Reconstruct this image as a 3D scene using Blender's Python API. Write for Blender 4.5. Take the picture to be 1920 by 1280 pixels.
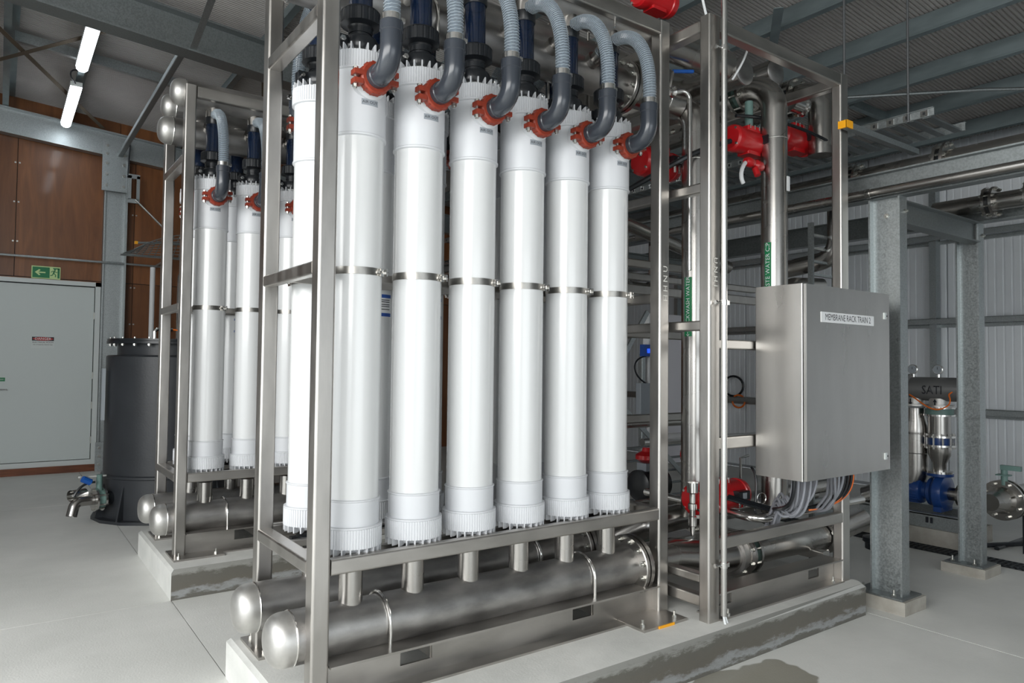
import bpy, math, random
from mathutils import Vector, Matrix
C = bpy.context.scene
for o in list(bpy.data.objects): bpy.data.objects.remove(o)
PI = math.pi
sin, cos, rad = math.sin, math.cos, math.radians
random.seed(7)

# ------------------------------------------------------------------ camera, world, light, exposure
cam = bpy.data.cameras.new('camera'); camo = bpy.data.objects.new('camera', cam); C.collection.objects.link(camo)
cam.sensor_width = 36; cam.lens = 1333.4/1920*36; cam.clip_start = 0.05; cam.clip_end = 100
yaw, pitch, roll = 0.94548, 0.032955, 0.010848
fw = Vector((cos(pitch)*cos(yaw), cos(pitch)*sin(yaw), sin(pitch)))
r0 = Vector((sin(yaw), -cos(yaw), 0)); u0 = r0.cross(fw)
rt = r0*cos(roll)+u0*sin(roll); up = -r0*sin(roll)+u0*cos(roll)
m = Matrix.Identity(4)
for i in range(3): m[i][0] = rt[i]; m[i][1] = up[i]; m[i][2] = -fw[i]
m[0][3], m[1][3], m[2][3] = 0, 0, 1.6
camo.matrix_world = m; C.camera = camo

w = bpy.data.worlds.new('sky'); C.world = w; w.use_nodes = True
bg = w.node_tree.nodes['Background']; bg.inputs[0].default_value = (0.90, 0.96, 1.0, 1); bg.inputs[1].default_value = 3.0

def area(name, loc, target, sx, sy, power, col):
    l = bpy.data.lights.new(name, 'AREA'); l.shape = 'RECTANGLE'; l.size = sx; l.size_y = sy; l.energy = power; l.color = col
    o = bpy.data.objects.new(name, l); C.collection.objects.link(o); o.location = loc
    o.rotation_euler = (Vector(target)-Vector(loc)).to_track_quat('-Z', 'Y').to_euler(); return o
# daylight through the open roller door in the left wall and the one behind the camera
DOORL = dict(x=-3.2, y0=-3.4, y1=4.4, z1=4.2)
DOORF = dict(y=-4.6, x0=-1.5, x1=3.5, z1=3.4)
area('daylight_left_door', (-3.9, 0.7, 3.1), (0.4, 2.8, 0.0), 7.4, 2.6, 520, (1, 0.985, 0.95))
area('daylight_front_door', (1.0, DOORF['y']-0.05, 1.7), (1.0, 10, 1.7), 4.8, 3.3, 40, (0.93, 0.97, 1.0))
C.view_settings.view_transform = 'Standard'; C.view_settings.look = 'None'
C.view_settings.gamma = 1; C.view_settings.use_curve_mapping = False
C.view_settings.exposure = -0.36

# ------------------------------------------------------------------ materials
def mat(name, col, rough=0.5, metal=0.0, var=0.0, vscale=(4, 4, 4), bump=0.0, bscale=(40, 40, 40), rvar=0.0, col2=None, spec=0.5, alpha=1.0, detail=5.0, coat=0.0):
    mt = bpy.data.materials.new(name); mt.use_nodes = True; nt = mt.node_tree; N = nt.nodes; L = nt.links
    b = N['Principled BSDF']; b.inputs['Base Color'].default_value = (*col, 1); b.inputs['Roughness'].default_value = rough
    b.inputs['Metallic'].default_value = metal; b.inputs['Specular IOR Level'].default_value = spec; b.inputs['Alpha'].default_value = alpha
    b.inputs['Coat Weight'].default_value = coat; b.inputs['Coat Roughness'].default_value = 0.08
    tc = N.new('ShaderNodeTexCoord')
    if var or rvar or col2:
        mp = N.new('ShaderNodeMapping'); mp.inputs['Scale'].default_value = vscale; L.new(tc.outputs['Object'], mp.inputs[0])
        nz = N.new('ShaderNodeTexNoise'); nz.inputs['Scale'].default_value = 1; nz.inputs['Detail'].default_value = detail; L.new(mp.outputs[0], nz.inputs[0])
        rp = N.new('ShaderNodeValToRGB'); rp.color_ramp.elements[0].position = 0.35; rp.color_ramp.elements[1].position = 0.65
        L.new(nz.outputs[0], rp.inputs[0])
        c2 = col2 or tuple(min(1, c*(1+var)) for c in col); c1 = col if col2 else tuple(c*(1-var) for c in col)
        rp.color_ramp.elements[0].color = (*c1, 1); rp.color_ramp.elements[1].color = (*c2, 1)
        L.new(rp.outputs[0], b.inputs['Base Color'])
        if rvar:
            mr = N.new('ShaderNodeMapRange'); mr.inputs[1].default_value = 0.3; mr.inputs[2].default_value = 0.7
            mr.inputs[3].default_value = rough-rvar; mr.inputs[4].default_value = rough+rvar
            L.new(nz.outputs[0], mr.inputs[0]); L.new(mr.outputs[0], b.inputs['Roughness'])
    if bump:
        mp2 = N.new('ShaderNodeMapping'); mp2.inputs['Scale'].default_value = bscale; L.new(tc.outputs['Object'], mp2.inputs[0])
        n2 = N.new('ShaderNodeTexNoise'); n2.inputs['Scale'].default_value = 1; n2.inputs['Detail'].default_value = 3; L.new(mp2.outputs[0], n2.inputs[0])
        bp = N.new('ShaderNodeBump'); bp.inputs['Strength'].default_value = bump; bp.inputs['Distance'].default_value = 0.01
        L.new(n2.outputs[0], bp.inputs['Height']); L.new(bp.outputs[0], b.inputs['Normal'])
    return mt
M = {}
M['steel'] = mat('brushed_stainless', (0.50, 0.48, 0.455), 0.36, 1, var=0.10, vscale=(9, 9, 2.5), rvar=0.08, bump=0.03, bscale=(300, 300, 12))
M['steelx'] = mat('brushed_stainless_bars', (0.47, 0.45, 0.425), 0.38, 1, var=0.12, vscale=(3, 9, 9), rvar=0.08)
M['pipe'] = mat('pickled_stainless_pipe', (0.43, 0.415, 0.395), 0.27, 1, var=0.05, vscale=(3, 3, 3), rvar=0.03, detail=2)
M['pipem'] = mat('matt_stainless_header', (0.40, 0.39, 0.38), 0.43, 1, var=0.28, vscale=(4, 9, 9), rvar=0.07, bump=0.05, bscale=(60, 60, 60))
M['dome'] = mat('bead_blasted_cap', (0.60, 0.59, 0.57), 0.48, 1, var=0.08, vscale=(14, 14, 14))
M['steelp'] = mat('satin_tube', (0.60, 0.59, 0.57), 0.25, 1)
M['rod'] = mat('dark_rod', (0.12, 0.125, 0.13), 0.5, 0.6)
M['band'] = mat('worn_steel_band', (0.33, 0.32, 0.30), 0.35, 1, var=0.15, vscale=(20, 20, 20))
M['bright'] = mat('bright_polished_steel', (0.72, 0.71, 0.69), 0.18, 1)
M['bolt'] = mat('zinc_bolt', (0.55, 0.55, 0.52), 0.3, 1)
M['cab'] = mat('cabinet_stainless', (0.60, 0.585, 0.565), 0.30, 1, var=0.05, vscale=(5, 5, 1.5), rvar=0.04)
M['pvc'] = mat('white_pvc', (0.67, 0.68, 0.685), 0.22, 0, var=0.015, vscale=(2, 2, 1), coat=0.3)
M['pvc2'] = mat('white_moulded_plastic', (0.62, 0.635, 0.66), 0.38)
M['neck'] = mat('milky_plastic', (0.68, 0.70, 0.70), 0.35)
M['grey_pvc'] = mat('dark_grey_pvc', (0.034, 0.040, 0.051), 0.25, coat=0.2)
M['black'] = mat('black_plastic', (0.012, 0.014, 0.017), 0.30)
M['blackrub'] = mat('black_rubber', (0.02, 0.02, 0.02), 0.6)
M['orange'] = mat('red_oxide_coupling', (0.26, 0.034, 0.015), 0.45, var=0.15, vscale=(50, 50, 50), bump=0.1)
M['red'] = mat('red_actuator_paint', (0.50, 0.008, 0.012), 0.28, coat=0.3)
M['bluep'] = mat('blue_pump_paint', (0.012, 0.05, 0.20), 0.3, coat=0.3)
M['blueh'] = mat('blue_handle', (0.01, 0.10, 0.42), 0.4)
M['green'] = mat('grey_green_casting', (0.13, 0.22, 0.20), 0.5)
M['galv'] = mat('galvanised_steel', (0.40, 0.43, 0.435), 0.42, 0.9, var=0.13, vscale=(90, 90, 90), rvar=0.09, detail=3)
M['galvd'] = mat('weathered_galvanised', (0.24, 0.26, 0.262), 0.46, 0.8, var=0.13, vscale=(80, 80, 80), rvar=0.08, detail=3)
M['purlin'] = mat('purlin_steel', (0.24, 0.29, 0.30), 0.45, 0.7, var=0.12, vscale=(8, 3, 8))
M['rib'] = mat('white_cladding', (0.78, 0.81, 0.84), 0.42, var=0.03, vscale=(2, 2, 2))
M['ribd'] = mat('cladding_joint', (0.35, 0.37, 0.39), 0.6)
M['roof'] = mat('roof_lining', (0.43, 0.41, 0.395), 0.6, var=0.05, vscale=(2, 2, 2))
M['paint'] = mat('door_paint', (0.62, 0.67, 0.66), 0.5, bump=0.02, bscale=(200, 200, 200))
M['frame'] = mat('door_frame_paint', (0.66, 0.70, 0.69), 0.45)
M['skirt'] = mat('stained_timber', (0.16, 0.045, 0.014), 0.5, var=0.3, vscale=(3, 3, 30))
M['tank'] = mat('black_polyethylene', (0.028, 0.031, 0.036), 0.42, var=0.1, vscale=(3, 3, 3), bump=0.08, bscale=(50, 50, 50))
M['yellow'] = mat('orange_end_cap', (0.95, 0.42, 0.01), 0.4)
M['ocable'] = mat('orange_cable', (0.85, 0.18, 0.02), 0.4)
M['gcable'] = mat('grey_cable', (0.26, 0.27, 0.30), 0.45)
M['wcable'] = mat('white_cable', (0.75, 0.77, 0.78), 0.4)
M['label'] = mat('label_white', (0.78, 0.79, 0.80), 0.45)
M['labelg'] = mat('label_grey', (0.30, 0.33, 0.36), 0.5)
M['ink'] = mat('label_ink', (0.012, 0.014, 0.02), 0.5)
M['inkblue'] = mat('label_blue', (0.02, 0.08, 0.35), 0.5)
M['signred'] = mat('sign_red', (0.45, 0.02, 0.02), 0.5)
M['signg'] = mat('sign_green', (0.005, 0.20, 0.07), 0.45)
M['signy'] = mat('sign_glow_cream', (0.62, 0.80, 0.38), 0.5)
M['chalk'] = mat('chalk', (0.75, 0.73, 0.68), 0.8)
M['dark'] = mat('dark_void', (0.02, 0.022, 0.024), 0.8)
M['grate'] = mat('drain_grating', (0.03, 0.035, 0.04), 0.5, 0.3)
M['lilac'] = mat('white_board', (0.66, 0.65, 0.69), 0.45)

def wood():
    mt = mat('plywood', (0.28, 0.10, 0.035), 0.38, var=0.0, coat=0.15); nt = mt.node_tree; N = nt.nodes; L = nt.links; b = N['Principled BSDF']
    tc = N.new('ShaderNodeTexCoord'); mp = N.new('ShaderNodeMapping'); mp.inputs['Scale'].default_value = (5, 5, 0.55); L.new(tc.outputs['Object'], mp.inputs[0])
    oi = N.new('ShaderNodeObjectInfo'); va = N.new('ShaderNodeVectorMath'); va.operation = 'ADD'
    L.new(mp.outputs[0], va.inputs[0]); mu = N.new('ShaderNodeMath'); mu.operation = 'MULTIPLY'; mu.inputs[1].default_value = 30
    L.new(oi.outputs['Random'], mu.inputs[0]); L.new(mu.outputs[0], va.inputs[1])
    nz = N.new('ShaderNodeTexNoise'); nz.inputs['Scale'].default_value = 1.3; nz.inputs['Detail'].default_value = 6; nz.inputs['Distortion'].default_value = 1.6; L.new(va.outputs[0], nz.inputs[0])
    rp = N.new('ShaderNodeValToRGB'); e = rp.color_ramp.elements; e[0].position = 0.3; e[0].color = (0.12, 0.040, 0.012, 1); e[1].position = 0.7; e[1].color = (0.30, 0.115, 0.035, 1)
    L.new(nz.outputs[0], rp.inputs[0])
    m2 = N.new('ShaderNodeMapping'); m2.inputs['Scale'].default_value = (160, 160, 6); L.new(tc.outputs['Object'], m2.inputs[0])
    n2 = N.new('ShaderNodeTexNoise'); n2.inputs['Scale'].default_value = 1; L.new(m2.outputs[0], n2.inputs[0])
    mx = N.new('ShaderNodeMix'); mx.data_type = 'RGBA'; mx.blend_type = 'MULTIPLY'; mx.inputs[0].default_value = 0.5
    L.new(rp.outputs[0], mx.inputs[6]); L.new(n2.outputs[0], mx.inputs[7]); 
    m3 = N.new('ShaderNodeMix'); m3.data_type = 'RGBA'; m3.inputs[0].default_value = 0.35; L.new(mx.outputs[2], m3.inputs[6]); m3.inputs[7].default_value = (0.27, 0.10, 0.035, 1)
    hv = N.new('ShaderNodeHueSaturation'); m4 = N.new('ShaderNodeMapRange'); m4.inputs[3].default_value = 0.75; m4.inputs[4].default_value = 1.25
    L.new(oi.outputs['Random'], m4.inputs[0]); L.new(m4.outputs[0], hv.inputs['Value']); L.new(m3.outputs[2], hv.inputs['Color'])
    L.new(hv.outputs[0], b.inputs['Base Color']); return mt
M['wood'] = wood()

def concrete(name, ca, cb, stain=None, rough=0.55, sc=1.2):
    mt = mat(name, ca, rough, bump=0.12, bscale=(90, 90, 90)); nt = mt.node_tree; N = nt.nodes; L = nt.links; b = N['Principled BSDF']
    tc = N.new('ShaderNodeTexCoord')
    n1 = N.new('ShaderNodeTexNoise'); n1.inputs['Scale'].default_value = sc; n1.inputs['Detail'].default_value = 8; n1.inputs['Roughness'].default_value = 0.62; L.new(tc.outputs['Object'], n1.inputs[0])
    rp = N.new('ShaderNodeValToRGB'); e = rp.color_ramp.elements; e[0].position = 0.32; e[0].color = (*ca, 1); e[1].position = 0.66; e[1].color = (*cb, 1); L.new(n1.outputs[0], rp.inputs[0])
    out = rp.outputs[0]
    rr = N.new('ShaderNodeMapRange'); rr.inputs[3].default_value = rough-0.12; rr.inputs[4].default_value = rough+0.12; L.new(n1.outputs[0], rr.inputs[0]); rout = rr.outputs[0]
    if stain == 'plinth':
        sx = N.new('ShaderNodeSeparateXYZ'); L.new(tc.outputs['Object'], sx.inputs[0])
        mp = N.new('ShaderNodeMapping'); mp.inputs['Scale'].default_value = (4, 4, 12); L.new(tc.outputs['Object'], mp.inputs[0])
        n2 = N.new('ShaderNodeTexNoise'); n2.inputs['Scale'].default_value = 1; n2.inputs['Detail'].default_value = 14; n2.inputs['Roughness'].default_value = 0.72; L.new(mp.outputs[0], n2.inputs[0])
        # damp stains wobbling with noise, plus shade painted dark into the -Y sides only
        ge = N.new('ShaderNodeNewGeometry'); sn = N.new('ShaderNodeSeparateXYZ'); L.new(ge.outputs['Normal'], sn.inputs[0])
        fy = N.new('ShaderNodeMath'); fy.operation = 'LESS_THAN'; fy.inputs[1].default_value = -0.6; L.new(sn.outputs[1], fy.inputs[0])
        ad = N.new('ShaderNodeMath'); ad.operation = 'MULTIPLY_ADD'; ad.inputs[1].default_value = 0.22; L.new(n2.outputs[0], ad.inputs[0]); L.new(sx.outputs[2], ad.inputs[2])
        r2 = N.new('ShaderNodeValToRGB'); r2.color_ramp.elements[0].position = 0.0
        el = r2.color_ramp.elements
        el[0].color = (0.13, 0.125, 0.11, 1); el[1].position = 1.0; el[1].color = (0.42, 0.42, 0.40, 1)
        for p, c in ((0.125, (0.13, 0.125, 0.11)), (0.145, (0.30, 0.31, 0.31)), (0.165, (0.25, 0.255, 0.25)), (0.185, (0.13, 0.12, 0.10)), (0.265, (0.12, 0.115, 0.10)), (0.29, (0.27, 0.27, 0.25))):
            q = el.new(p); q.color = (*c, 1)
        L.new(ad.outputs[0], r2.inputs[0])
        mx = N.new('ShaderNodeMix'); mx.data_type = 'RGBA'; L.new(fy.outputs[0], mx.inputs[0]); L.new(out, mx.inputs[6]); L.new(r2.outputs[0], mx.inputs[7]); out = mx.outputs[2]
    if stain == 'floor':
        def patch(cx, cy, ax, ay, wob):
            mp = N.new('ShaderNodeMapping'); mp.vector_type = 'POINT'; mp.inputs['Location'].default_value = (-cx/ax, -cy/ay, 0); mp.inputs['Scale'].default_value = (1/ax, 1/ay, 1); L.new(tc.outputs['Object'], mp.inputs[0])
            ln = N.new('ShaderNodeVectorMath'); ln.operation = 'LENGTH'; L.new(mp.outputs[0], ln.inputs[0])
            nn = N.new('ShaderNodeTexNoise'); nn.inputs['Scale'].default_value = 4; L.new(tc.outputs['Object'], nn.inputs[0])
            a = N.new('ShaderNodeMath'); a.operation = 'MULTIPLY_ADD'; a.inputs[1].default_value = wob; L.new(nn.outputs[0], a.inputs[0]); L.new(ln.outputs['Value'], a.inputs[2])
            lt = N.new('ShaderNodeMapRange'); lt.inputs[1].default_value = 1.0+wob*0.5; lt.inputs[2].default_value = 0.95+wob*0.5; L.new(a.outputs[0], lt.inputs[0]); return lt.outputs[0]
        pz = patch(2.95, 2.22, 0.62, 0.22, 0.8)
        mx = N.new('ShaderNodeMix'); mx.data_type = 'RGBA'; mx.blend_type = 'MULTIPLY'; L.new(pz, mx.inputs[0]); L.new(out, mx.inputs[6]); mx.inputs[7].default_value = (0.45, 0.43, 0.38, 1); out = mx.outputs[2]
        m5 = N.new('ShaderNodeMix'); L.new(pz, m5.inputs[0]); L.new(rout, m5.inputs[2]); m5.inputs[3].default_value = 0.15; rout = m5.outputs[0]
    L.new(out, b.inputs['Base Color']); L.new(rout, b.inputs['Roughness']); return mt
M['floor'] = concrete('floor_concrete', (0.66, 0.665, 0.635), (0.80, 0.80, 0.77), 'floor', 0.5, 0.9)
M['plinth'] = concrete('plinth_concrete', (0.60, 0.605, 0.58), (0.74, 0.74, 0.71), 'plinth', 0.75, 3)
M['grout'] = concrete('grout_concrete', (0.30, 0.28, 0.24), (0.42, 0.40, 0.36), None, 0.8, 6)

def clear(name, col, op, rough=0.12):
    mt = bpy.data.materials.new(name); mt.use_nodes = True; nt = mt.node_tree; N = nt.nodes; L = nt.links
    b = N['Principled BSDF']; b.inputs['Base Color'].default_value = (*col, 1); b.inputs['Roughness'].default_value = rough; b.inputs['Alpha'].default_value = op
    b.inputs['Specular IOR Level'].default_value = 0.8; return mt
M['hose'] = clear('clear_pvc_hose', (0.22, 0.27, 0.32), 0.50)
M['rib_hose'] = clear('hose_spiral', (0.42, 0.48, 0.53), 0.6)
M['sight'] = clear('blue_sight_tube', (0.004, 0.013, 0.04), 0.82, 0.06)
mt = bpy.data.materials.new('lamp_tube'); mt.use_nodes = True; b = mt.node_tree.nodes['Principled BSDF']
b.inputs['Emission Color'].default_value = (0.86, 0.94, 1, 1); b.inputs['Emission Strength'].default_value = 14; b.inputs['Base Color'].default_value = (1, 1, 1, 1); M['lamp'] = mt
mt = bpy.data.materials.new('display_blue'); mt.use_nodes = True; b = mt.node_tree.nodes['Principled BSDF']
b.inputs['Emission Color'].default_value = (0.02, 0.1, 0.9, 1); b.inputs['Emission Strength'].default_value = 1.5; b.inputs['Base Color'].default_value = (0.02, 0.1, 0.8, 1); M['disp'] = mt

# ------------------------------------------------------------------ geometry helpers
AX = {'x': Vector((1, 0, 0)), 'y': Vector((0, 1, 0)), 'z': Vector((0, 0, 1))}
def basis(d):
    d = Vector(d).normalized(); a = Vector((0, 0, 1)) if abs(d.z) < 0.9 else Vector((1, 0, 0))
    u = a.cross(d).normalized(); return u, d.cross(u).normalized(), d
class G:
    def __init__(s): s.v = []; s.f = []; s.mi = []; s.cur = 0; s.flat = set()
    def add(s, vs, fs):
        n = len(s.v); s.v += [tuple(p) for p in vs]; s.f += [tuple(i+n for i in f) for f in fs]; s.mi += [s.cur]*len(fs); return s
    def box(s, x0, x1, y0, y1, z0, z1):
        return s.add([(x0, y0, z0), (x1, y0, z0), (x1, y1, z0), (x0, y1, z0), (x0, y0, z1), (x1, y0, z1), (x1, y1, z1), (x0, y1, z1)],
                     [(0, 3, 2, 1), (4, 5, 6, 7), (0, 1, 5, 4), (1, 2, 6, 5), (2, 3, 7, 6), (3, 0, 4, 7)])
    def poly(s, axis, a0, a1, pts):      # extruded polygon; pts in the other two axes (cyclic order)
        n = len(pts); i = 'xyz'.index(axis)
        def P(a, p):
            q = [0, 0, 0]; q[i] = a; q[(i+1) % 3] = p[0]; q[(i+2) % 3] = p[1]; return q
        vs = [P(a0, p) for p in pts]+[P(a1, p) for p in pts]
        return s.add(vs, [tuple(range(n-1, -1, -1)), tuple(range(n, 2*n))]+[(k, (k+1) % n, n+(k+1) % n, n+k) for k in range(n)])
    def bar(s, x0, x1, y0, y1, z0, z1, r=0.009):   # hollow-section look: rounded along its longest side
        L = (x1-x0, y1-y0, z1-z0); i = L.index(max(L)); a = 'xyz'[i]; b = [(x0, x1), (y0, y1), (z0, z1)]
        (u0, u1), (v0, v1) = b[(i+1) % 3], b[(i+2) % 3]; pts = []
        for (cx, cy, t) in ((u1-r, v1-r, 0), (u0+r, v1-r, 1), (u0+r, v0+r, 2), (u1-r, v0+r, 3)):
            for k in range(4): q = (t+k/3)*PI/2; pts.append((cx+r*cos(q), cy+r*sin(q)))
        n0 = len(s.f); s.poly(a, b[i][0], b[i][1], pts); s.flat |= {n0, n0+1}|{n0+2+k for k in (3, 7, 11, 15)}; return s
    def lathe(s, o, d, prof, n=28, cap0=True, cap1=True):
        u, v, d = basis(d); o = Vector(o); vs = []; fs = []
        for (r, h) in prof:
            for k in range(n): a = 2*PI*k/n; vs.append(o+d*h+(u*cos(a)+v*sin(a))*r)
        for j in range(len(prof)-1):
            for k in range(n): k2 = (k+1) % n; fs.append((j*n+k, j*n+k2, (j+1)*n+k2, (j+1)*n+k))
        if cap0: fs.append(tuple(range(n-1, -1, -1)))
        if cap1: fs.append(tuple(range((len(prof)-1)*n, len(prof)*n)))
        return s.add(vs, fs)
    def cyl(s, p, q, r, r2=None, n=20, cap=True):
        p, q = Vector(p), Vector(q); return s.lathe(p, q-p, [(r, 0), (r if r2 is None else r2, (q-p).length)], n, cap, cap)
    def tube(s, pts, r, n=10, closed=False, cap=True):
        P = [Vector(p) for p in pts]; m_ = len(P); vs = []; u = None
        for i in range(m_):
            t = (P[(i+1) % m_]-P[i-1]) if closed else (P[min(i+1, m_-1)]-P[max(i-1, 0)]); t.normalize()
            if u is None: u, v, _ = basis(t)
            else: u = (u-t*u.dot(t)).normalized(); v = t.cross(u)
            rr = r(i/(m_-1), i) if callable(r) else r
            for k in range(n): a = 2*PI*k/n; vs.append(P[i]+(u*cos(a)+v*sin(a))*rr)
        fs = []
        for i in range(m_ if closed else m_-1):
            j = (i+1) % m_
            for k in range(n): k2 = (k+1) % n; fs.append((i*n+k, i*n+k2, j*n+k2, j*n+k))
        if cap and not closed: fs.append(tuple(range(n-1, -1, -1))); fs.append(tuple(range((m_-1)*n, m_*n)))
        return s.add(vs, fs)
    def gear(s, o, z0, z1, ra, rb, teeth):
        vs = []; n = teeth*4
        for z in (z0, z1):
            for k in range(teeth):
                for (f, r) in ((0.0, rb), (0.18, ra), (0.72, ra), (0.9, rb)): a = 2*PI*(k+f)/teeth; vs.append((o[0]+r*cos(a), o[1]+r*sin(a), o[2]+z))
        return s.add(vs, [tuple(range(n-1, -1, -1)), tuple(range(n, 2*n))]+[(k, (k+1) % n, n+(k+1) % n, n+k) for k in range(n)])
    def bolt(s, p, d, r=0.012, h=0.012, shank=0.02):
        p = Vector(p); d = Vector(d).normalized(); s.cyl(p, p+d*h, r, n=6)
        if shank: s.cyl(p+d*h, p+d*(h+shank), r*0.5, n=8)
        return s
    def ring(s, p, d, R, r, n=32, m_=6):
        u, v, d = basis(d); p = Vector(p)
        return s.tube([p+(u*cos(2*PI*k/n)+v*sin(2*PI*k/n))*R for k in range(n)], r, m_, closed=True)
    def text(s, txt, size, org, ux, uy, fn=None, center=True):
        c = bpy.data.curves.new('t', 'FONT'); c.body = txt; c.size = size; c.resolution_u = 2
        c.align_x = 'CENTER' if center else 'LEFT'; c.align_y = 'CENTER'
        o = bpy.data.objects.new('t', c); C.collection.objects.link(o); dg = bpy.context.evaluated_depsgraph_get()
        me = bpy.data.meshes.new_from_object(o.evaluated_get(dg)); org = Vector(org); ux = Vector(ux); uy = Vector(uy)
        vs = [fn(v.co.x, v.co.y) if fn else org+ux*v.co.x+uy*v.co.y for v in me.vertices]
        s.add(vs, [tuple(p.vertices) for p in me.polygons])
        bpy.data.objects.remove(o); bpy.data.meshes.remove(me); bpy.data.curves.remove(c); return s
def arc(c, u, v, R, a0, a1, n=10):
    c, u, v = Vector(c), Vector(u), Vector(v); return [c+(u*cos(rad(a0+(a1-a0)*k/n))+v*sin(rad(a0+(a1-a0)*k/n)))*R for k in range(n+1)]
def bez(a, b, c, d, n=20):
    a, b, c, d = map(Vector, (a, b, c, d)); return [a*(1-t)**3+b*3*t*(1-t)**2+c*3*t*t*(1-t)+d*t**3 for t in [k/n for k in range(n+1)]]
def poly_round(pts, R, n=8):            # polyline with rounded corners
    P = [Vector(p) for p in pts]; out = [P[0]]
    for i in range(1, len(P)-1):
        a = (P[i-1]-P[i]).normalized(); b = (P[i+1]-P[i]).normalized(); th = a.angle(b); d = R/math.tan(th/2)
        s_, e_ = P[i]+a*d, P[i]+b*d
        c = P[i]+(a+b).normalized()*(R/sin(th/2)); u = (s_-c).normalized(); w_ = (e_-c).normalized(); ph = u.angle(w_)
        for k in range(n+1): t = k/n; out.append(c+(u*sin((1-t)*ph)+w_*sin(t*ph))/sin(ph)*R)
    return out+[P[-1]]
BASE = {}
def tag(o, label=None, cat=None, group=None, kind=None):
    if label: o['label'] = label
    if cat: o['category'] = cat
    if group: o['group'] = group
    if kind: o['kind'] = kind
    return o
def mesh(name, g, mats, base, sharp=32):
    me = bpy.data.meshes.new(name); bx, by, bz = base
    me.from_pydata([(x-bx, y-by, z-bz) for x, y, z in g.v], [], g.f)
    for m_ in (mats if isinstance(mats, (list, tuple)) else [mats]): me.materials.append(M[m_])
    if any(g.mi): me.polygons.foreach_set('material_index', g.mi)
    me.polygons.foreach_set('use_smooth', [True]*len(g.f)); me.set_sharp_from_angle(angle=rad(sharp))
    if g.flat: me.polygons.foreach_set('use_smooth', [i not in g.flat for i in range(len(g.f))])
    me.update(); return me
def thing(name, label, cat, base=(0, 0, 0), group=None, kind=None):
    o = bpy.data.objects.new(name, None); o.empty_display_size = 0.05; C.collection.objects.link(o); o.location = base; BASE[o.name] = base
    return tag(o, label, cat, group, kind)
def part(name, g, m_, parent, label=None, kind=None, sharp=32):
    base = BASE[parent.name]; o = bpy.data.objects.new(name, mesh(name, g, m_, base, sharp)); C.collection.objects.link(o); o.parent = parent
    BASE[o.name] = base; return tag(o, label, None, None, kind or ('stuff' if name.endswith('bolt') or name in ('lock', 'fitting') else None))
def single(name, g, m_, label, cat, base=None, group=None, kind=None, sharp=32):
    if base is None:
        xs = [v[0] for v in g.v]; ys = [v[1] for v in g.v]; zs = [v[2] for v in g.v]; base = ((min(xs)+max(xs))/2, (min(ys)+max(ys))/2, min(zs))
    o = bpy.data.objects.new(name, mesh(name, g, m_, base, sharp)); C.collection.objects.link(o); o.location = base; BASE[o.name] = base
    return tag(o, label, cat, group, kind)
def dup(root, loc, rz=0, label=None, group=None, skip=()):
    def cp(o, par):
        c = o.copy(); C.collection.objects.link(c)
        if par: c.parent = par
        for ch in o.children:
            if ch.name.split('.')[0] not in skip: cp(ch, c)
        return c
    r = cp(root, None); r.location = loc; r.rotation_euler = (0, 0, rz)
    if label: r['label'] = label
    if group: r['group'] = group
    return r
def struct(name, g=None, m_=None, base=(0, 0, 0)):
    if g is None: o = bpy.data.objects.new(name, None); C.collection.objects.link(o); o.location = base
    else: o = bpy.data.objects.new(name, mesh(name, g, m_, base)); C.collection.objects.link(o); o.location = base
    BASE[o.name] = base; o['kind'] = 'structure'; return o

# ------------------------------------------------------------------ room shell
XL, XR, YF, YB = DOORL['x'], 9.75, DOORF['y'], 12.06
def rz(x): return 5.27-0.08*x            # underside of the roof lining
fl = struct('floor', G().box(XL-6, XR, YF-6, YB, -0.12, -0.012), 'dark')
xj = [XL-6, -2.7, 0.985, 4.675, 8.4, XR]; yj = [YF-6, -3.0, 1.1, 5.222, 9.3, YB]
for i in range(5):
    for j in range(5): part('floor_slab', G().box(xj[i]+.003, xj[i+1]-.003, yj[j]+.003, yj[j+1]-.003, -0.012, 0), 'floor', fl)
# gable wall (far): ply sheets on a dark backing
wb = struct('wall_back', G().box(XL, XR, YB, YB+0.1, 0, 6.2), 'dark')
xs = [-3.15, -2.3, -1.055, 0.145, 1.30, 1.614, 2.1, 3.3, 4.5, 5.7, 6.9, 8.1, 9.3, 9.75]
for i in range(len(xs)-1):
    a, b_ = xs[i]+.004, xs[i+1]-.004
    for (z0, z1) in ((0.0, 2.755), (2.765, 4.95)):
        if z0 == 0 and a < 1.2 and a > -1.2: continue
        z1_ = min(z1, rz(b_)-0.3)
        part('plywood_panel', G().box(a, b_, YB-0.018, YB, z0, z1_), 'wood', wb)
part('plywood_panel', G().box(-1.05, 1.30, YB-0.018, YB, 2.735, 2.755), 'wood', wb)
for i in range(6):
    a = -3.2+2.3*i; part('fascia_board', G().poly('y', YB-0.03, YB, [(rz(a)-.34, a), (rz(a), a), (rz(a+2.295), a+2.295), (rz(a+2.295)-.34, a+2.295)]), 'wood', wb)
g = G()
for x in (-0.95, 0.12, 0.17, 1.27, 1.33, 1.59, 1.64, 2.05):
    for k in range(9): g.cyl((x, YB-.018, 0.5+k*0.55), (x, YB-.024, 0.5+k*0.55), 0.012, n=8)
part('screw_head', g, 'bolt', wb, kind='stuff')
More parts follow.
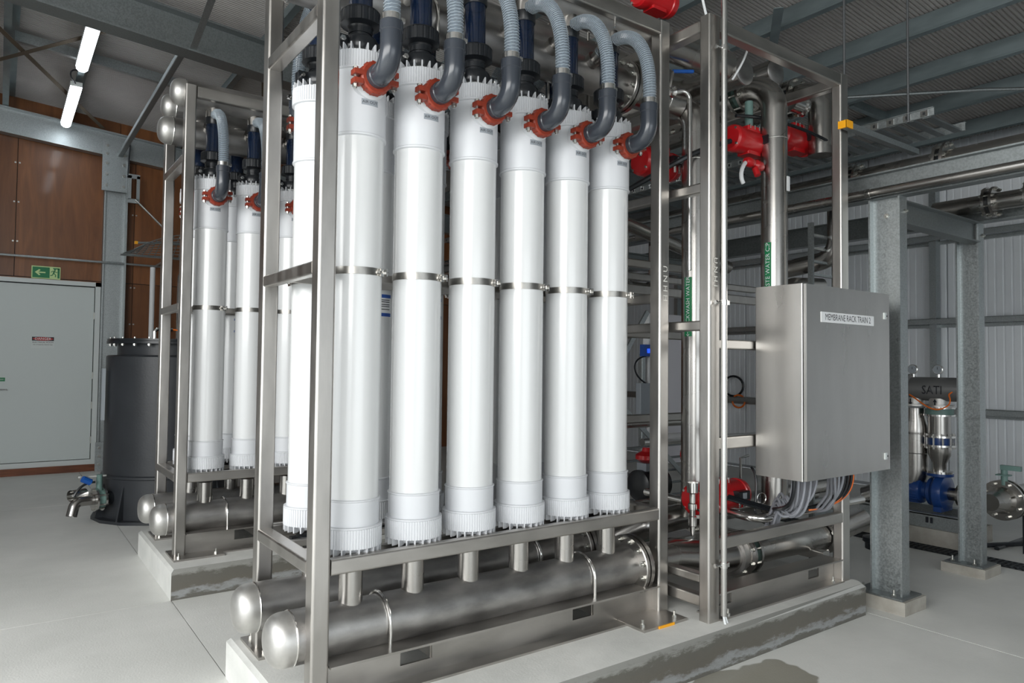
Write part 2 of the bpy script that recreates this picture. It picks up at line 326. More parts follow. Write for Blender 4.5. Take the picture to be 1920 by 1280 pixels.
# right wall: ribbed white cladding sheets, each about 1 m wide
wr = struct('wall_right', G().box(XR, XR+0.1, YF, YB+.1, 0, 5.2), 'ribd')
def cladding(w_=1.0, h=4.5):
    g = G(); t = 0.0; pts = [(0.0, 0.0)]; n = 11; p = w_/n
    for k in range(n): y = k*p; pts += [(y+0.012, 0.0), (y+0.020, 0.006), (y+p-0.006, 0.006), (y+p-0.001, 0.0)]
    pts += [(w_, -0.02), (0, -0.02)]
    n = len(pts); vs = [(XR-0.021-p_[1], p_[0], z) for z in (0.05, h) for p_ in pts]
    return g.add(vs, [(k, (k+1) % n, n+(k+1) % n, n+k) for k in range(n)])
cp0 = None
for k in range(14):
    y = YB-0.995-k*1.0
    if cp0 is None:
        cp0 = part('cladding_sheet', cladding(0.99), 'rib', wr); cp0.location = (0, y, 0)
    else:
        c = cp0.copy(); C.collection.objects.link(c); c.parent = wr; c.location = (0, y, 0)
# left and front walls (mostly behind the viewer) with their open roller doors
wl = struct('wall_left', None)
part('wall_sheet', G().box(XL-.1, XL, YF, DOORL['y0'], 0, 5.6), 'rib', wl); part('wall_sheet', G().box(XL-.1, XL, DOORL['y1'], YB, 0, 5.6), 'rib', wl)
part('wall_sheet', G().box(XL-.1, XL, DOORL['y0'], DOORL['y1'], DOORL['z1'], 5.6), 'rib', wl)
wf = struct('wall_front', None)
part('wall_sheet', G().box(XL, DOORF['x0'], YF-.1, YF, 0, 5.6), 'rib', wf); part('wall_sheet', G().box(DOORF['x1'], XR, YF-.1, YF, 0, 5.6), 'rib', wf)
part('wall_sheet', G().box(DOORF['x0'], DOORF['x1'], YF-.1, YF, DOORF['z1'], 5.6), 'rib', wf)
# roof lining: insulated sheets running down the slope, fine ribs, 1.0 m cover
rf = struct('ceiling', None)
def roofsheet(w_):
    n = 26; p = w_/n; pts = []
    for k in range(n): y = k*p; pts += [(y, 0.0), (y+p*0.50, 0.0), (y+p*0.6, 0.016), (y+p*0.9, 0.016)]
    pts += [(w_, 0.0)]
    n = len(pts); vs = []
    for x in (XL-.1, XR+.1):
        for (y, z) in pts: vs.append((x, y, rz(x)+z))
    for x in (XL-.1, XR+.1):
        for y in (0, w_): vs.append((x, y, rz(x)+0.08))
    b0 = 2*n
    return G().add(vs, [(k, n+k, n+k+1, k+1) for k in range(n-1)]+[(b0, b0+1, b0+3, b0+2), (0, b0, b0+2, n), (n-1, 2*n-1, b0+3, b0+1)])
rs0 = None
for k in range(17):
    y = YB+.05-1.0-k*1.0
    if rs0 is None: rs0 = part('roof_sheet', roofsheet(0.996), 'roof', rf); rs0.location = (0, y, 0)
    else: c = rs0.copy(); C.collection.objects.link(c); c.parent = rf; c.location = (0, y, 0)

# ------------------------------------------------------------------ portal steel: rafters, purlins, bracing
def ibeam_x(x0, x1, yc, zf, h, wd, t=0.02):       # sloping I-beam along X, zf(x) = underside
    g = G()
    for (a, b_, y0, y1) in ((0, t, yc-wd/2, yc+wd/2), (t, h-t, yc-.008, yc+.008), (h-t, h, yc-wd/2, yc+wd/2)):
        vs = []
        for x in (x0, x1):
            z = zf(x); vs += [(x, y0, z+a), (x, y1, z+a), (x, y1, z+b_), (x, y0, z+b_)]
        g.add(vs, [(0, 1, 2, 3), (7, 6, 5, 4), (0, 4, 5, 1), (1, 5, 6, 2), (2, 6, 7, 3), (3, 7, 4, 0)])
    return g
zr = lambda x: 4.70-0.08*x
single('rafter', ibeam_x(XL, XR, 11.93, zr, 0.36, 0.16), 'galv', 'galvanised rafter running down along the far plywood wall above the door', 'beam')
single('rafter', ibeam_x(XL, XR, 7.40, zr, 0.36, 0.22), 'galvd', 'deep galvanised rafter crossing the roof above and behind the far rack', 'beam')
def zpurlin(x, y0, y1):
    zb = 5.07-0.08*x; h = 0.19
    pts = [(zb, x+0.07), (zb, x), (zb+h, x), (zb+h, x-0.07), (zb+h-.004, x-0.07), (zb+h-.004, x-.004), (zb+.004, x-.004)]
    pts = [(zb+.022, x-.07), (zb, x-.07), (zb, x), (zb+h-.004, x), (zb+h-.004, x+.07), (zb+h, x+.07), (zb+h, x-.004), (zb+.004, x-.004), (zb+.004, x-.066), (zb+.022, x-.066)]
    return G().poly('y', y0, y1, pts)
pw = {0.02: 'at far left beside the first lamp', 0.74: 'carrying the two tube lamps', 2.2: 'passing behind the top of the far rack', 3.0: 'above the near rack', 3.9: 'above the near rack uprights', 4.75: 'above the control cabinet bay',
      5.62: 'first to the right of the cabinet bay frame', 6.55: 'second to the right of the cabinet bay frame', 7.45: 'third to the right of the cabinet bay frame', 8.3: 'fourth to the right of the cabinet bay frame', 9.15: 'lowest, next to the ribbed white wall'}
for x in pw: single('purlin', zpurlin(x, YF, YB-.05), 'purlin', 'galvanised roof purlin '+pw[x], 'purlin')
single('roof_strut', G().bar(1.345, 1.41, 7.45, 11.85, 4.60, 4.66), 'galvd', 'dark square strut running from the deep rafter to the column by the door', 'strut')
g = G()
for (x0, x1) in ((0.05, 0.70), (0.78, 1.40), (1.40, 2.15)):
    z0 = 5.09-.08*x0; z1 = 5.09-.08*x1
    g.add([(x0, 9.40, z0), (x1, 9.40, z1), (x1, 9.46, z1), (x0, 9.46, z0), (x0, 9.40, z0+.11), (x1, 9.40, z1+.11), (x1, 9.46, z1+.11), (x0, 9.46, z0+.11)], [(0, 3, 2, 1), (4, 5, 6, 7), (0, 1, 5, 4), (1, 2, 6, 5), (2, 3, 7, 6), (3, 0, 4, 7)])
single('purlin_bridging', g, 'galv', 'thin galvanised bridging channel between purlins behind the tube lamps', 'bridging')
def strap(p, q, w_, t=0.004, up=(0, 0, 1)):
    p, q = Vector(p), Vector(q); d = (q-p).normalized(); s_ = d.cross(Vector(up)).normalized()*w_/2; n_ = Vector(up)*t
    return G().add([p-s_, p+s_, q+s_, q-s_, p-s_+n_, p+s_+n_, q+s_+n_, q-s_+n_], [(0, 3, 2, 1), (4, 5, 6, 7), (0, 1, 5, 4), (1, 2, 6, 5), (2, 3, 7, 6), (3, 0, 4, 7)])
M['rust'] = mat('rusty_strap', (0.10, 0.075, 0.05), 0.7, 0.3)
single('brace_strap', strap((-1.2, 11.9, 5.03), (1.3, 7.45, 4.98), 0.06), 'rust', 'rusty flat brace strap rising right behind the upper lamp', 'brace')
single('brace_strap', strap((-0.74, 7.5, 5.04), (1.15, 11.85, 4.985), 0.06), 'rust', 'rusty flat brace strap falling right behind the lower lamp', 'brace')
single('brace_strap', strap((2.16, 7.45, 4.55), (3.1, 10.6, 4.60), 0.05), 'rust', 'dark flat strap seen above the far rack top header', 'brace')
single('fly_brace', strap((1.364, 5.52, 4.81), (1.44, 7.30, 4.60), 0.06, 0.006), 'galv', 'flat galvanised fly brace hanging from the deep rafter above the far rack', 'brace')
single('brace_strap', strap((5.2, 3.45, 4.60), (6.3, 4.3, 4.55), 0.08, 0.006), 'purlin', 'flat diagonal brace between roof purlins above the cabinet bay frame', 'brace')
g = G(); g.tube([(6.9, 4.1, 4.42), (7.8, 2.9, 4.36), (9.0, 1.6, 4.28)], 0.018, 8)
single('brace_rod', g, 'galvd', 'long thin brace rod crossing under the purlins at upper right', 'brace')
g = G(); g.box(7.5, 8.3, 4.05, 4.11, 4.46, 4.55)
single('purlin_bridging', g, 'purlin', 'short dark bridging between purlins behind the cabinet bay frame', 'bridging')

# column by the door with its bolted haunch plate
t = thing('steel_column', 'galvanised portal column to the right of the white door', 'column', (1.35, 11.9, 0))
g = G(); g.box(1.195, 1.49, 11.93, 11.95, 0, 4.62); g.box(1.195, 1.215, 11.88, 12.02, 0, 4.62); g.box(1.47, 1.49, 11.80, 12.02, 0, 4.62)
part('column_shaft', g, 'galv', t)
part('splice_plate', G().box(1.15, 1.50, 11.82, 11.84, 4.08, 4.82), 'galv', t)
g = G(); [g.bolt((x, 11.82, z), (0, -1, 0), 0.022, 0.016, 0) for x in (1.21, 1.43) for z in (4.16, 4.32, 4.48, 4.62, 4.74)]; part('bolt', g, 'bolt', t)
g = G(); g.box(1.17, 1.27, 11.85, 11.87, 0.0, 0.42); part('foot_plate', g, 'galv', t)
g = G(); [g.bolt((1.22, 11.85, z), (0, -1, 0), 0.02, 0.012, 0) for z in (0.1, 0.22, 0.34)]; part('bolt', g, 'bolt', t)
t = thing('turnbuckle_brace', 'slotted galvanised bracing link and rod below the column head', 'brace', (1.6, 11.6, 3.2))
g = G()
for d in (-.055, .055): g.box(1.52+d, 1.56+d, 11.60, 11.64, 3.95, 4.30)
g.box(1.465, 1.615, 11.60, 11.64, 4.26, 4.32); g.box(1.465, 1.615, 11.60, 11.64, 3.90, 3.96); part('link', g, 'galv', t)
part('rod', G().cyl((1.56, 11.6, 3.95), (2.0, 11.3, 3.43), 0.016, n=8), 'bolt', t)
part('wire', G().cyl((1.47, 11.75, 4.30), (1.50, 11.8, 4.85), 0.008, n=6), 'ink', t)

# door
d1 = struct('door_1', None)
g = G(); g.box(1.125, 1.19, 11.95, 12.03, 0.1, 2.735); g.box(-0.95, 1.19, 11.95, 12.03, 2.675, 2.735); g.box(-0.95, 1.19, 11.96, 12.03, 0.1, 0.17)
part('door_frame', g, 'frame', d1)
part('door_frame', G().box(1.185, 1.31, 12.0, 12.03, 0.0, 2.74), 'frame', d1)
part('door_leaf', G().box(-0.13, 1.115, 11.985, 12.03, 0.178, 2.66), 'paint', d1)
part('door_leaf', G().box(-0.95, -0.14, 11.985, 12.03, 0.178, 2.66), 'paint', d1)
g = G(); g.cyl((-0.02, 11.985, 1.19), (-0.02, 11.96, 1.19), 0.03, n=14); g.tube([(-0.02, 11.965, 1.19), (-0.02, 11.94, 1.19), (0.11, 11.94, 1.19)], 0.010, 8); part('door_handle', g, 'bright', d1)
for z in (2.2, 1.33, 0.9, 0.4): part('hinge', G().cyl((1.12, 11.98, z), (1.12, 11.98, z+.1), 0.011, n=8), 'bolt', d1)
g = G(); g.cur = 0; g.box(-0.10, 0.085, 11.980, 11.984, 1.30, 1.352); g.cur = 1; g.text('PUSH TO EXIT', 0.022, (0.0, 11.978, 1.326), (1, 0, 0), (0, 0, 1)); part('push_sign', g, ['signg', 'label'], d1)
single('baseboard_back', G().box(-3.1, 1.2, 11.94, 12.04, 0, 0.10), 'skirt', None, None, kind='structure')
t = thing('danger_sign', 'small white DANGER electrical room sign on the door', 'sign', (0.5, 11.98, 1.85))
part('sign_plate', G().box(0.37, 0.64, 11.978, 11.984, 1.765, 1.925), 'frame', t)
part('sign_header', G().box(0.375, 0.635, 11.975, 11.979, 1.868, 1.922), 'ink', t)
u = [(11.972, 0.505+0.122*cos(a*PI/12), 1.895+0.024*sin(a*PI/12)) for a in range(24)]
part('sign_oval', G().poly('y', 11.972, 11.976, [(p[2], p[1]) for p in u]), 'signred', t)
part('lettering', G().text('DANGER', 0.048, (0.505, 11.971, 1.895), (1, 0, 0), (0, 0, 1)), 'label', t)
g = G(); g.text('ELECTRICAL ROOM', 0.028, (0.505, 11.977, 1.845), (1, 0, 0), (0, 0, 1)); g.text('NO STORAGE PERMITTED', 0.020, (0.505, 11.977, 1.812), (1, 0, 0), (0, 0, 1)); part('lettering', g, 'ink', t)
t = thing('exit_sign', 'green and cream emergency exit sign above the door', 'sign', (0.515, 11.99, 2.75))
part('sign_plate', G().box(0.345, 0.69, 12.026, 12.040, 2.748, 2.925), 'signy', t)
part('sign_field', G().box(0.357, 0.56, 12.021, 12.027, 2.762, 2.911), 'signg', t)
g = G(); Y = 12.019
g.add([(0.385, Y, 2.836), (0.435, Y, 2.880), (0.452, Y, 2.868), (0.425, Y, 2.845), (0.51, Y, 2.845), (0.51, Y, 2.827), (0.425, Y, 2.827), (0.452, Y, 2.804), (0.435, Y, 2.792)], [(0, 1, 2, 3, 4, 5, 6, 7, 8)]); part('arrow', g, 'signy', t)
g = G(); Y = 12.022
g.box(0.655, 0.68, Y, Y+.004, 2.765, 2.908); g.box(0.60, 0.68, Y, Y+.004, 2.893, 2.908)
g.cyl((0.622, Y, 2.882), (0.622, Y+.004, 2.882), 0.011, n=12)
for (a, b_, wd) in (((0.618, 2.868), (0.606, 2.832), 0.017), ((0.616, 2.865), (0.590, 2.862), 0.009), ((0.59, 2.862), (0.578, 2.845), 0.009), ((0.62, 2.865), (0.638, 2.845), 0.009), ((0.638, 2.845), (0.652, 2.852), 0.009), ((0.606, 2.834), (0.632, 2.812), 0.011), ((0.632, 2.812), (0.630, 2.78), 0.011), ((0.604, 2.834), (0.595, 2.805), 0.011), ((0.595, 2.805), (0.568, 2.798), 0.011)):
    d = Vector((b_[0]-a[0], 0, b_[1]-a[1])).normalized(); n_ = Vector((-d.z, 0, d.x))*wd/2
    A, B = Vector((a[0], Y, a[1])), Vector((b_[0], Y, b_[1])); g.add([A-n_, B-n_, B+n_, A+n_], [(0, 1, 2, 3)])
part('running_figure', g, 'signg', t)
# lamps
for (nm, y0, y1, lab) in (('tube_lamp', 7.75, 9.25, 'glowing white tube lamp hanging from the roof, upper and nearer of the two'), ('tube_lamp', 9.95, 11.6, 'glowing white tube lamp above the door, lower and farther of the two')):
    t = thing(nm, lab, 'lamp', (0.67, (y0+y1)/2, 4.86))
    part('lamp_body', G().box(0.61, 0.735, y0, y1, 4.895, 4.95), 'frame', t)
    part('diffuser', G().poly('y', y0+.01, y1-.01, [(4.895, 0.612), (4.895, 0.733), (4.86, 0.728), (4.835, 0.70), (4.83, 0.672), (4.835, 0.645), (4.86, 0.617)]), 'lamp', t)
    part('power_cable', G().tube(bez((0.66, y0-.0, 4.93), (0.55, y0-.25, 4.95), (0.60, y0-.22, 5.05), (0.72, y0-.1, 5.04)), 0.009, 6), 'ink', t)
    g = G(); g.box(0.64, 0.70, y0+.2, y0+.24, 4.95, 5.02); g.box(0.64, 0.70, y1-.24, y1-.2, 4.95, 5.02); part('bracket', g, 'galv', t)
# conduits and pipework on the gable wall
single('wall_conduit', G().cyl((-3.15, 11.84, 3.015), (1.98, 11.84, 3.03), 0.016, n=10), 'galv', 'long thin horizontal conduit across the plywood wall above the exit sign', 'conduit')
single('riser_pipe', G().cyl((1.80, 11.5, 0), (1.80, 11.5, 2.97), 0.035, n=12), 'label', 'pale grey vertical pipe on the plywood wall behind the black tank', 'pipe')
single('riser_pipe', G().cyl((1.93, 11.5, 0), (1.93, 11.5, 2.97), 0.03, n=12), 'labelg', 'thin grey vertical pipe right of the pale grey one, behind the tank', 'pipe')
single('bent_pipe', G().tube(poly_round([(2.0, 10.6, 0.0), (2.0, 10.6, 2.85), (2.5, 10.6, 2.9)], 0.12), 0.032, 12), 'pipe', 'steel pipe bending over behind the far rack uprights', 'pipe')
t = thing('mesh_cable_tray', 'curved wire mesh cable tray on the wall above the tank', 'tray', (1.9, 11.2, 3.0))
def basketp(s_, w_):
    t_ = s_; zt = [3.12, 3.36, 3.42, 3.43]; z = zt[0]*(1-t_)**3+zt[1]*3*t_*(1-t_)**2+zt[2]*3*t_*t_*(1-t_)+zt[3]*t_**3
    return Vector((1.36+1.1*s_+0.10*w_*(1-s_), 11.1-0.25*w_, 3.085+(z-3.085)*w_))
g = G()
for w_ in [k/7 for k in range(8)]: g.tube([basketp(s_/14, w_) for s_ in range(15)], 0.006, 5)
for s_ in range(15): g.tube([basketp(s_/14, w_/4) for w_ in range(5)], 0.006, 5)
part('wire_mesh', g, 'galvd', t)
part('edge_rail', G().tube([(1.33, 11.1, 3.07), (1.9, 11.1, 3.075), (2.6, 11.1, 3.08)], 0.02, 6), 'galv', t)
part('edge_rail', G().tube([(1.50, 10.9, 3.22), (1.9, 10.9, 3.26), (2.6, 10.9, 3.28)], 0.016, 6), 'galv', t)
part('wall_arm', G().box(1.9, 1.94, 10.9, 12.04, 3.03, 3.06).box(2.4, 2.44, 10.9, 12.04, 3.03, 3.06), 'galv', t)
part('end_cap', G().box(1.47, 1.51, 10.88, 10.92, 3.2, 3.24), 'yellow', t, 'yellow end cap')

# ------------------------------------------------------------------ black tank
t = thing('plastic_tank', 'black cylindrical plastic tank standing between the door and the far rack', 'tank', (1.5, 8.35, 0)); TC = (1.5, 8.35, 0)
R_ = 0.60
part('shell', G().lathe(TC, (0, 0, 1), [(R_+.012, 0.03), (R_+.012, 0.42), (R_+.02, 0.43), (R_+.02, 0.45), (R_, 0.46), (R_, 1.64), (R_-.015, 1.655), (0.50, 1.66)], 64), 'tank', t)
part('neck', G().lathe(TC, (0, 0, 1), [(0.50, 1.655), (0.50, 1.775)], 48), 'tank', t)
part('lid', G().lathe(TC, (0, 0, 1), [(0.60, 1.775), (0.60, 1.80), (0.595, 1.805), (0.595, 1.825)], 48), 'black', t)
g = G()
for k in range(24): a = 2*PI*k/24; p = Vector((TC[0]+.565*cos(a), TC[1]+.565*sin(a), 0)); g.cyl(p+Vector((0, 0, 1.75)), p+Vector((0, 0, 1.84)), 0.010, n=6); g.cyl(p+Vector((0, 0, 1.755)), p+Vector((0, 0, 1.773)), 0.018, n=6)
part('lid_bolt', g, 'bolt', t)
part('base_plate', G().lathe(TC, (0, 0, 1), [(0.70, 0), (0.70, 0.03)], 16), 'tank', t)
for k in range(12):
    a = 2*PI*(k+.35)/12; d = Vector((cos(a), sin(a), 0)); s_ = Vector((-sin(a), cos(a), 0))*0.009; c = Vector(TC)
    P = [c+d*.60+Vector((0, 0, .03)), c+d*.69+Vector((0, 0, .03)), c+d*.615+Vector((0, 0, .36)), c+d*.60+Vector((0, 0, .36))]
    part('gusset', G().add([p-s_ for p in P]+[p+s_ for p in P], [(0, 1, 2, 3), (7, 6, 5, 4), (0, 4, 5, 1), (1, 5, 6, 2), (2, 6, 7, 3), (3, 7, 4, 0)]), 'tank', t)
part('anchor_tube', G().cyl((1.41, 7.73, 0.03), (1.41, 7.735, 0.17), 0.014, n=8), 'label', t)
part('level_gauge', G().box(0.855, 0.885, 8.22, 8.30, 1.0, 1.52), 'labelg', t, 'grey level gauge strip')
part('sensor_pipe', G().tube(poly_round([(1.30, 8.1, 1.82), (1.30, 8.1, 1.93), (1.47, 8.1, 1.93)], 0.04), 0.018, 8), 'bright', t)
part('sensor_cable', G().tube(bez((1.47, 8.1, 1.93), (1.6, 8.05, 1.92), (1.75, 8.0, 1.86), (1.62, 8.05, 1.83))+bez((1.62, 8.05, 1.83), (1.5, 8.1, 1.84), (1.55, 8.1, 1.92), (1.75, 8.15, 1.83)), 0.008, 6), 'ocable', t, 'orange cable')
t = thing('tank_outlet_valve', 'bolted butterfly valve with steel elbow at the foot of the black tank', 'valve', (0.78, 8.1, 0))
g = G(); g.cyl((0.95, 8.1, 0.24), (0.86, 8.07, 0.24), 0.065, n=16); part('spigot', g, 'black', t)
d = Vector((-1, -0.25, 0)).normalized(); p = Vector((0.885, 8.08, 0.24))
for k in (0, 0.075): part('flange', G().cyl(p+d*k, p+d*(k+.018), 0.115, n=24), 'bright', t)
part('valve_body', G().cyl(p+d*.018, p+d*.072, 0.085, n=20), 'green', t)
g = G(); [g.cyl(p+Vector((0.0, 0, 0))+Vector((d.y, -d.x, 0))*0.093*cos(a)+Vector((0, 0, .093*sin(a)))-d*.015, p+Vector((d.y, -d.x, 0))*0.093*cos(a)+Vector((0, 0, .093*sin(a)))+d*.11, 0.009, n=6) for a in [k*PI/3+.5 for k in range(6)]]; part('bolt', g, 'bolt', t)
part('valve_stem', G().cyl(p+d*.045+Vector((0, 0, .07)), p+d*.045+Vector((0, 0, .24)), 0.028, n=12), 'green', t)
part('lever', G().box(0.66, 0.90, 8.06, 8.09, 0.46, 0.475), 'bolt', t)
q = p+d*.095
part('outlet_elbow', G().tube(poly_round([q, q+d*.16, q+d*.17+Vector((-.02, -.03, -.13))], 0.07), 0.048, 14, cap=False), 'pipe', t)
part('side_branch', G().cyl((0.72, 8.10, 0.30), (0.60, 8.02, 0.30), 0.055, n=18, cap=False), 'bright', t)
part('handle', G().cyl((0.76, 8.0, 0.42), (0.69, 7.98, 0.46), 0.032, n=10), 'blueh', t, 'blue handle')
part('hose_tail', G().tube(bez((0.80, 8.0, 0.42), (0.7, 8.0, 0.42), (0.66, 7.98, 0.38), (0.62, 7.97, 0.30)), 0.012, 6), 'black', t)

# ------------------------------------------------------------------ plinths
def plinth(x0, x1, y0, y1, h=0.2, c=0.05, lc=0.12):
    g = G(); e = 0.018
    pts = [(x0, y0), (x1-c, y0), (x1, y0+c), (x1, y1-c), (x1-c, y1), (x0+lc, y1), (x0, y1-lc)]; n = len(pts)
    cx, cy = (x0+x1)/2, (y0+y1)/2
    ins = [(x+(e if x < cx else -e), y+(e if y < cy else -e)) for x, y in pts]
    vs = [(x, y, 0) for x, y in pts]+[(x, y, h-e) for x, y in pts]+[(x, y, h) for x, y in ins]
    return g.add(vs, [(k, (k+1) % n, n+(k+1) % n, n+k) for k in range(n)]+[(n+k, n+(k+1) % n, 2*n+(k+1) % n, 2*n+k) for k in range(n)]+[tuple(range(2*n, 3*n)), tuple(range(n-1, -1, -1))])
single('plinth', plinth(0.98, 4.67, 2.436, 3.93), 'plinth', 'near concrete plinth carrying the near rack and the cabinet bay', 'plinth')
single('plinth', plinth(0.98, 4.67, 5.221, 6.72), 'plinth', 'far concrete plinth with damp stained front under the far rack', 'plinth')

# ------------------------------------------------------------------ membrane module template
MOD = thing('membrane_module', '', 'filter tube', (0, 0, 0), 'membrane tubes')
O = (0, 0, 0)
part('tube_body', G().lathe(O, (0, 0, 1), [(0.1139, 0.225), (0.1139, 1.815)], 48, False, False), 'pvc', MOD)
part('lower_sleeve', G().lathe(O, (0, 0, 1), [(0.1185, 0.118), (0.1185, 0.225), (0.1225, 0.229), (0.1225, 0.233), (0.1139, 0.236)], 48, False, False), 'pvc2', MOD)
part('upper_sleeve', G().lathe(O, (0, 0, 1), [(0.1139, 1.808), (0.1225, 1.812), (0.1225, 1.819), (0.1190, 1.823), (0.1190, 2.108)], 48, False, False), 'pvc2', MOD)
g = G(); g.gear(O, 0.030, 0.112, 0.1315, 0.1285, 66); g.lathe(O, (0, 0, 1), [(0.1285, 0.112), (0.131, 0.114), (0.131, 0.120), (0.1185, 0.122)], 48, False, False)
for k in range(22):
    a = 2*PI*k/22; d = Vector((cos(a), sin(a), 0)); s_ = Vector((-sin(a), cos(a), 0))*0.003
    P = [d*.055+Vector((0, 0, .014)), d*.105+Vector((0, 0, .0)), d*.130+Vector((0, 0, .0)), d*.130+Vector((0, 0, .032)), d*.055+Vector((0, 0, .032))]
    g.add([p-s_ for p in P]+[p+s_ for p in P], [(0, 1, 2, 3, 4), (9, 8, 7, 6, 5), (0, 5, 6, 1), (1, 6, 7, 2), (2, 7, 8, 3), (3, 8, 9, 4)])
g.lathe(O, (0, 0, 1), [(0.06, -0.002), (0.095, 0.012), (0.10, 0.032)], 32)
part('lower_cap', g, 'pvc2', MOD)
g = G(); g.gear(O, 2.108, 2.180, 0.1300, 0.1268, 66); g.lathe(O, (0, 0, 1), [(0.119, 2.098), (0.1295, 2.101), (0.1295, 2.108)], 48, False, False)
for k in range(22):
    a = 2*PI*k/22; d = Vector((cos(a), sin(a), 0)); s_ = Vector((-sin(a), cos(a), 0))*0.003
    P = [d*.050+Vector((0, 0, 2.178)), d*.129+Vector((0, 0, 2.178)), d*.128+Vector((0, 0, 2.212)), d*.112+Vector((0, 0, 2.206)), d*.085+Vector((0, 0, 2.188))]
    g.add([p-s_ for p in P]+[p+s_ for p in P], [(0, 1, 2, 3, 4), (9, 8, 7, 6, 5), (0, 5, 6, 1), (1, 6, 7, 2), (2, 7, 8, 3), (3, 8, 9, 4)])
part('upper_cap', g, 'pvc2', MOD)
g = G(); g.lathe(O, (0, 0, 1), [(0.056, 2.178), (0.056, 2.225)], 28)
for k in range(12): a = 2*PI*k/12; g.box(0.055*cos(a)-.003, 0.055*cos(a)+.003, 0.055*sin(a)-.003, 0.055*sin(a)+.003, 2.18, 2.222)
part('neck', g, 'neck', MOD)
g = G(); g.lathe(O, (0, 0, 1), [(0.1150, 1.205), (0.1168, 1.205), (0.1168, 1.237), (0.1150, 1.237)], 48, False, False); part('clamp_band', g, 'band', MOD)
g = G(); g.box(0.070, 0.084, -0.108, -0.088, 1.203, 1.239); g.box(0.098, 0.104, -0.105, -0.08, 1.205, 1.238); g.cyl((0.060, -0.108, 1.221), (0.110, -0.09, 1.221), 0.006, n=8); g.cyl((0.083, -0.105, 1.221), (0.094, -0.113, 1.221), 0.010, n=6); part('clamp_lug', g, 'bright', MOD)
# air outlet: saddle, red coupling, grey elbow (points to -Y)
NZ = 2.045
part('outlet_saddle', G().lathe((0, -0.095, NZ), (0, -1, 0), [(0.082, 0), (0.078, 0.028), (0.066, 0.040), (0.060, 0.045), (0.045, 0.045)], 32), 'pvc2', MOD)
g = G(); pr_ = []
n = 40
g.lathe((0, -0.142, NZ), (0, -1, 0), [(0.047, 0), (0.066, 0.0), (0.070, 0.006), (0.070, 0.036), (0.064, 0.044), (0.047, 0.044)], n, False, False)
for a in range(14):
    q = 2*PI*a/14; g.box(.067*cos(q)-.005, .067*cos(q)+.005, -0.180, -0.148, NZ+.067*sin(q)-.005, NZ+.067*sin(q)+.005)
for s_ in (-1, 1):
    c = Vector((s_*0.082, -0.165, NZ+s_*0.012)); g.box(c.x-.020, c.x+.020, -0.186, -0.143, c.z-.030, c.z-.008); g.box(c.x-.020, c.x+.020, -0.186, -0.143, c.z+.008, c.z+.030)
cpl = part('pipe_coupling', g, 'orange', MOD)
g = G()
for s_ in (-1, 1):
    c = Vector((s_*0.090, -0.165, NZ+s_*0.012)); g.cyl(c+Vector((0, 0, -.052)), c+Vector((0, 0, .045)), 0.007, n=8); g.cyl(c+Vector((0, 0, -.045)), c+Vector((0, 0, -.031)), 0.012, n=6); g.cyl(c+Vector((0, 0, .031)), c+Vector((0, 0, .042)), 0.012, n=6)
part('coupling_bolt', g, 'bolt', cpl)
EY = -0.315
g = G(); g.tube([(0, -0.18, NZ), (0, -0.22, NZ)]+arc((0, -0.232, NZ+0.083), (0, 0, -1), (0, -1, 0), 0.083, 0, 90, 10)+[(0, EY, NZ+0.13), (0, EY, NZ+0.175)], lambda t_, i: 0.046, 24)
g.lathe((0, -0.182, NZ), (0, -1, 0), [(0.050, 0), (0.050, 0.03), (0.046, 0.034)], 24, False, False)
g.lathe((0, EY, NZ+.145), (0, 0, 1), [(0.046, 0), (0.049, 0.003), (0.049, 0.042), (0.042, 0.045), (0.034, 0.046)], 24)
part('elbow', g, 'grey_pvc', MOD)
def curved(g, a0, z0, txt=None, size=0.02, w_=0.07, h=0.022, R=0.1195):
    if txt: return g.text(txt, size, (0, 0, 0), (1, 0, 0), (0, 1, 0), fn=lambda x, y: (R*cos(a0+x/R), R*sin(a0+x/R), z0+y))
    vs = []; n = 6
    for z in (z0-h/2, z0+h/2):
        for k in range(n+1): a = a0+(k/n-.5)*w_/R; vs.append((R*cos(a), R*sin(a), z))
    return g.add(vs, [(k, k+1, n+2+k, n+1+k) for k in range(n)])
g = G(); g.cur = 0; curved(g, -PI/2, 1.955, w_=0.078, h=0.027); g.cur = 1; curved(g, -PI/2, 1.955, 'AIR OUT', 0.018, R=0.1199)
part('air_out_label', g, ['labelg', 'ink'], MOD)
g = G(); g.cur = 0; curved(g, -PI/2+0.2, 1.12, w_=0.09, h=0.115, R=0.1143); g.cur = 1; curved(g, -PI/2+0.2, 1.168, w_=0.09, h=0.018, R=0.1146); curved(g, -PI/2+.2, 1.072, w_=0.09, h=0.018, R=0.1146)
g.cur = 2
for z in (1.148, 1.138, 1.125, 1.115, 1.100): curved(g, -PI/2+.2, z, w_=0.07, h=0.004, R=0.1147)
MODLAB = G(); MODLAB = g

